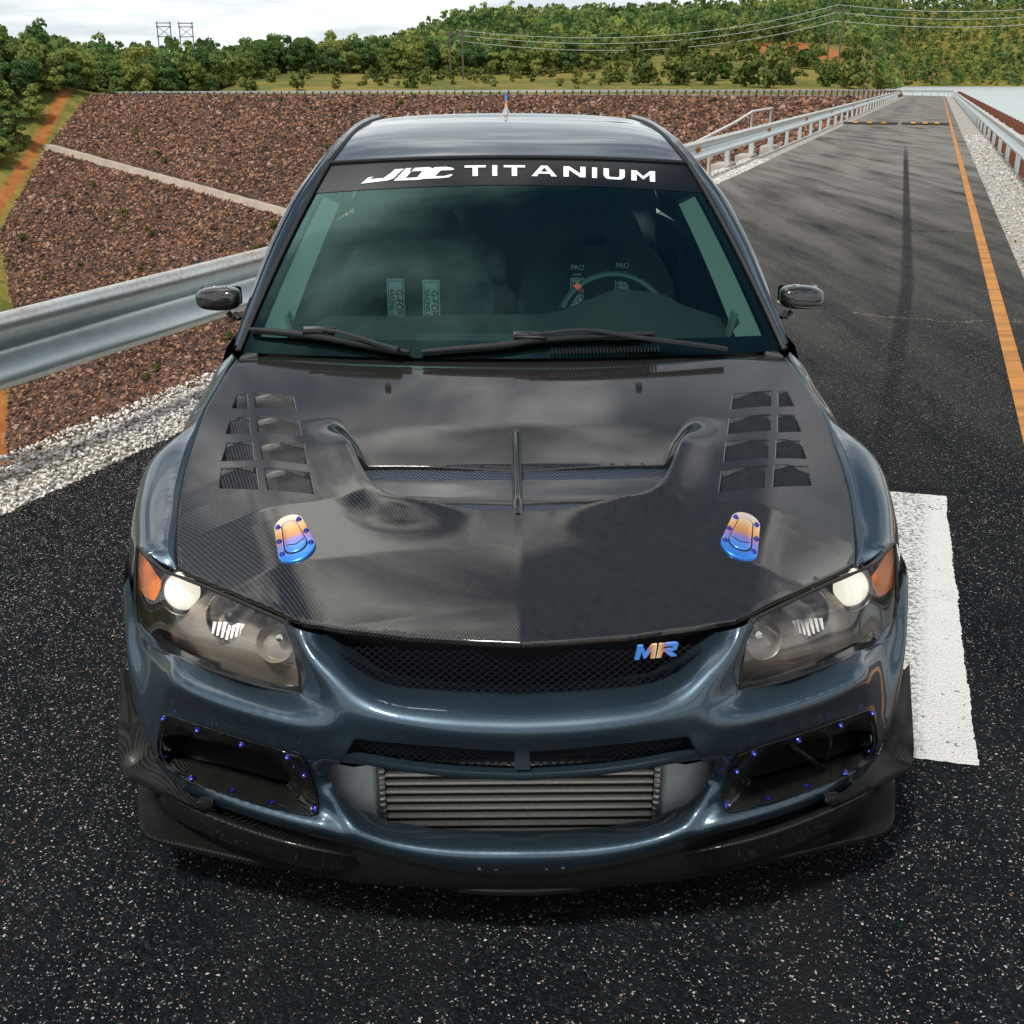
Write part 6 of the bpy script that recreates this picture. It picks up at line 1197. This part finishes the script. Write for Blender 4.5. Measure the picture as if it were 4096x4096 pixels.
MB().box(mi[0],((mi[1][0]-mi[0][0])*2,.03,(mi[2][2]-mi[0][2])*2),bev=.014).build('rear_view_mirror',M_blk,cab); MB().tube([(mi[0][0],mi[0][1]-.005,mi[0][2]+.01),(mi[0][0],mi[0][1]+.0,mi[0][2]+.07)],.010,8).build('mirror_stem',M_blk,cab)
sc=[(-0.3128, 2.3, 1.2303), (0.2973, 2.3, 1.2344), (-0.5455, 2.24, 1.0208), (-0.1027, 2.24, 1.02)]
M_pad=mat('belt_label_white',(.85,.86,.85),.8); M_strap=mat('harness_black',(.045,.047,.05),.9); M_redt=mat('label_red',(.30,.03,.03),.8); M_dkt=mat('label_dark',(.01,.02,.03),.8)
def text_mesh(body,size,m):
    c=bpy.data.curves.new('lettering','FONT'); c.body=body; c.size=size; c.align_x='CENTER'; c.align_y='CENTER'; c.extrude=.0006; o=bpy.data.objects.new('tmp',c); COL.objects.link(o); dg=bpy.context.evaluated_depsgraph_get(); me=bpy.data.meshes.new_from_object(o.evaluated_get(dg)); bpy.data.objects.remove(o); me.materials.clear(); me.materials.append(m); return me
T1=text_mesh('G-FORCE',.030,M_redt); T2=text_mesh('RACING GEAR',.0195,M_dkt); T3=text_mesh('PRO',.024,M_pad); T4=text_mesh('SERIES',.011,M_pad)
def seat(cx,top,pads,pro):
    s=empty('bucket_seat',parent=cab); rows=[]
    for z,w,d,yo in((.42,.25,.02,2.10),(.55,.255,.05,2.12),(.70,.255,.06,2.15),(.85,.262,.055,2.18),(.95,.255,.045,2.20),(1.02,.215,.035,2.22),(1.08,.165,.028,2.24),(1.15,.135,.026,2.265),(top-.06,.112,.024,2.29),(top-.015,.085,.016,2.305),(top,.03,.0,2.315)):
        r=[]
        for a in np.linspace(-1,1,21): r.append((cx+w*a,yo-d*abs(a)**2.4-.004,z-(.012*abs(a)**3)))
        for a in np.linspace(1,-1,21): r.append((cx+w*a*1.02,yo+.07-.03*abs(a),z-(.012*abs(a)**3)))
        rows.append(r+[r[0]])
    G_=np.array([cubic([r[j] for r in rows],34) for j in range(len(rows[0]))]).transpose(1,0,2); MB().grid(G_).build('backrest_shell',M_seat,s,True,70)
    MB().box((cx,2.0,.40),(.50,.52,.16),bev=.06).build('seat_cushion',M_seat,s); MB().box((cx,2.232,top-.17),(.07,.02,.035),bev=.008).build('belt_slot',M_trim,s)
    for px_,py_,pz_,wd,ht,tilt in pads:
        h=empty('shoulder_harness',parent=s); rot=Matrix.Rotation(tilt,4,'Z')
        MB().tube([(px_,2.235,top-.17),(px_,2.17,pz_+.12),(px_,py_,pz_),(px_,py_-.01,pz_-.2)],[.026]*4,8,flat=.25,up=(0,1,0)).build('strap',M_strap,h)
        MB().box((px_,py_-.014,pz_),(wd,.004,ht),bev=.001).build('label_patch',M_pad,h); MB().box((px_,py_-.0155,pz_),(wd*.86,.004,ht*.94),bev=.001).build('label_inset',mat('inset',(.03,.05,.055),.8),h); MB().box((px_,py_-.0170,pz_),(wd*.78,.004,ht*.91),bev=.001).build('label_field',M_pad,h)
        for me,dx_ in((T1,-.010),(T2,.013)):
            o=bpy.data.objects.new('lettering',me); COL.objects.link(o); o.parent=h; o.location=(px_-dx_*1.0,py_-.0200,pz_); o.rotation_euler=(R(90),R(90),0)
        if pro:
            for me,dz_ in((T3,ht*.5+.034),(T4,ht*.5+.012)): o=bpy.data.objects.new('lettering',me); COL.objects.link(o); o.parent=h; o.location=(px_,py_-.02,pz_+dz_); o.rotation_euler=(R(90),0,0)
pl_=[(-0.3699, 2.06, 0.8936), (-0.2538, 2.06, 0.8903), (-0.344, 2.06, 0.954), (-0.3943, 2.06, 0.8325)]; pr_=[(0.2262, 2.12, 0.9236), (0.3738, 2.12, 0.9292)]
seat(sc[0][0],sc[0][2],[(pl_[0][0],2.06,pl_[0][2]-.02,.056,.19,0),(pl_[1][0],2.06,pl_[1][2]-.02,.056,.19,0)],False)
seat(sc[1][0],sc[1][2],[(pr_[0][0],2.10,pr_[0][2]-.035,.046,.15,0),(pr_[1][0],2.10,pr_[1][2]-.035,.046,.15,0)],True)
# steering wheel
sw=[(0.3197, 1.74, 1.0201), (0.1661, 1.74, 0.939)]
wc=Vector((sw[0][0],1.78,sw[0][2]-.165)); stw=empty('steering_wheel',wc,parent=cab); stw.rotation_euler=(R(-24),0,0)
MB().tube([(.168*math.sin(a),0,.168*math.cos(a)) for a in np.linspace(0,2*math.pi,49)],.0145,10,cap=False).build('rim',mat('wheel_carbon',(.03,.04,.04),.3,.2,.6),stw)
MB().box((0,.02,0),(.10,.04,.09),bev=.015).build('hub',M_trim,stw)
for a in(R(90),R(-90),R(180)): MB().tube([(0,.015,0),(.16*math.sin(a),.004,.16*math.cos(a))],[.02,.012],8,flat=.4,up=(0,1,0)).build('spoke',M_trim,stw)
for a in(R(-40),): MB().tube([(.168*math.sin(t),0,.168*math.cos(t)) for t in np.linspace(a-.05,a+.05,5)],.0155,10).build('red_marker',mat('red_marker',(.6,.07,.02),.5),stw)
# ---------------------------------------------------------------- wheels
M_tyre=mat('tyre_rubber',(.016,.016,.017),.8); M_rim=mat('dark_rim',(.05,.052,.056),.3,.8)
wproto=None
for sg in(1,-1):
    for y in(.90,3.525):
        w=empty('wheel',(sg*.755,y,.313),parent=car); w.rotation_euler=(0,R(90)*sg,0)
        if wproto is None:
            a=MB().lathe([(.215,-.115),(.285,-.117),(.306,-.10),(.313,-.07),(.3135,0),(.313,.07),(.306,.10),(.285,.117),(.215,.115)],48).build('tyre',M_tyre,w); mb=MB().lathe([(.215,-.11),(.205,-.10),(.198,0),(.205,.10),(.222,.112),(.212,.095),(.06,.07),(.0,.075)],48); b=mb.build('rim',M_rim,w)
            mb=MB()
            for k in range(10): t=2*math.pi*k/10; mb.tube([(.03*math.cos(t),.03*math.sin(t),.085),(.21*math.cos(t),.21*math.sin(t),.10)],[.022,.014],6)
            c=mb.build('spokes',M_rim,w); wproto=[a,b,c]
        else:
            for o in wproto: d=o.copy(); COL.objects.link(d); d.parent=w
    for y in(.90,3.525): MB().grid([[(sg*x,y+.345*math.cos(a),.31+.345*math.sin(a)) for x in(.50,.80)] for a in np.linspace(0,math.pi,20)]).build('wheel_liner',M_dark,car)
MB().box((0,2.3,.20),(1.5,4.0,.03)).build('underbody',M_dark,car,False)

# ---------------------------------------------------------------- keep the tree three levels deep: thing > part > sub-part
def chain(o):
    c=[]
    while o: c.append(o); o=o.parent
    return c
todo=[(o,chain(o)) for o in bpy.data.objects if len(chain(o))>3]
for o,c in todo:
    M=o.matrix_basis.copy()
    for p in c[1:-2]: M=p.matrix_basis @ M
    o['_m']=[x for r in M for x in r]
for o,c in todo:
    M=Matrix([o['_m'][i*4:i*4+4] for i in range(4)]); del o['_m']; o.parent=c[-2]; o.matrix_basis=M
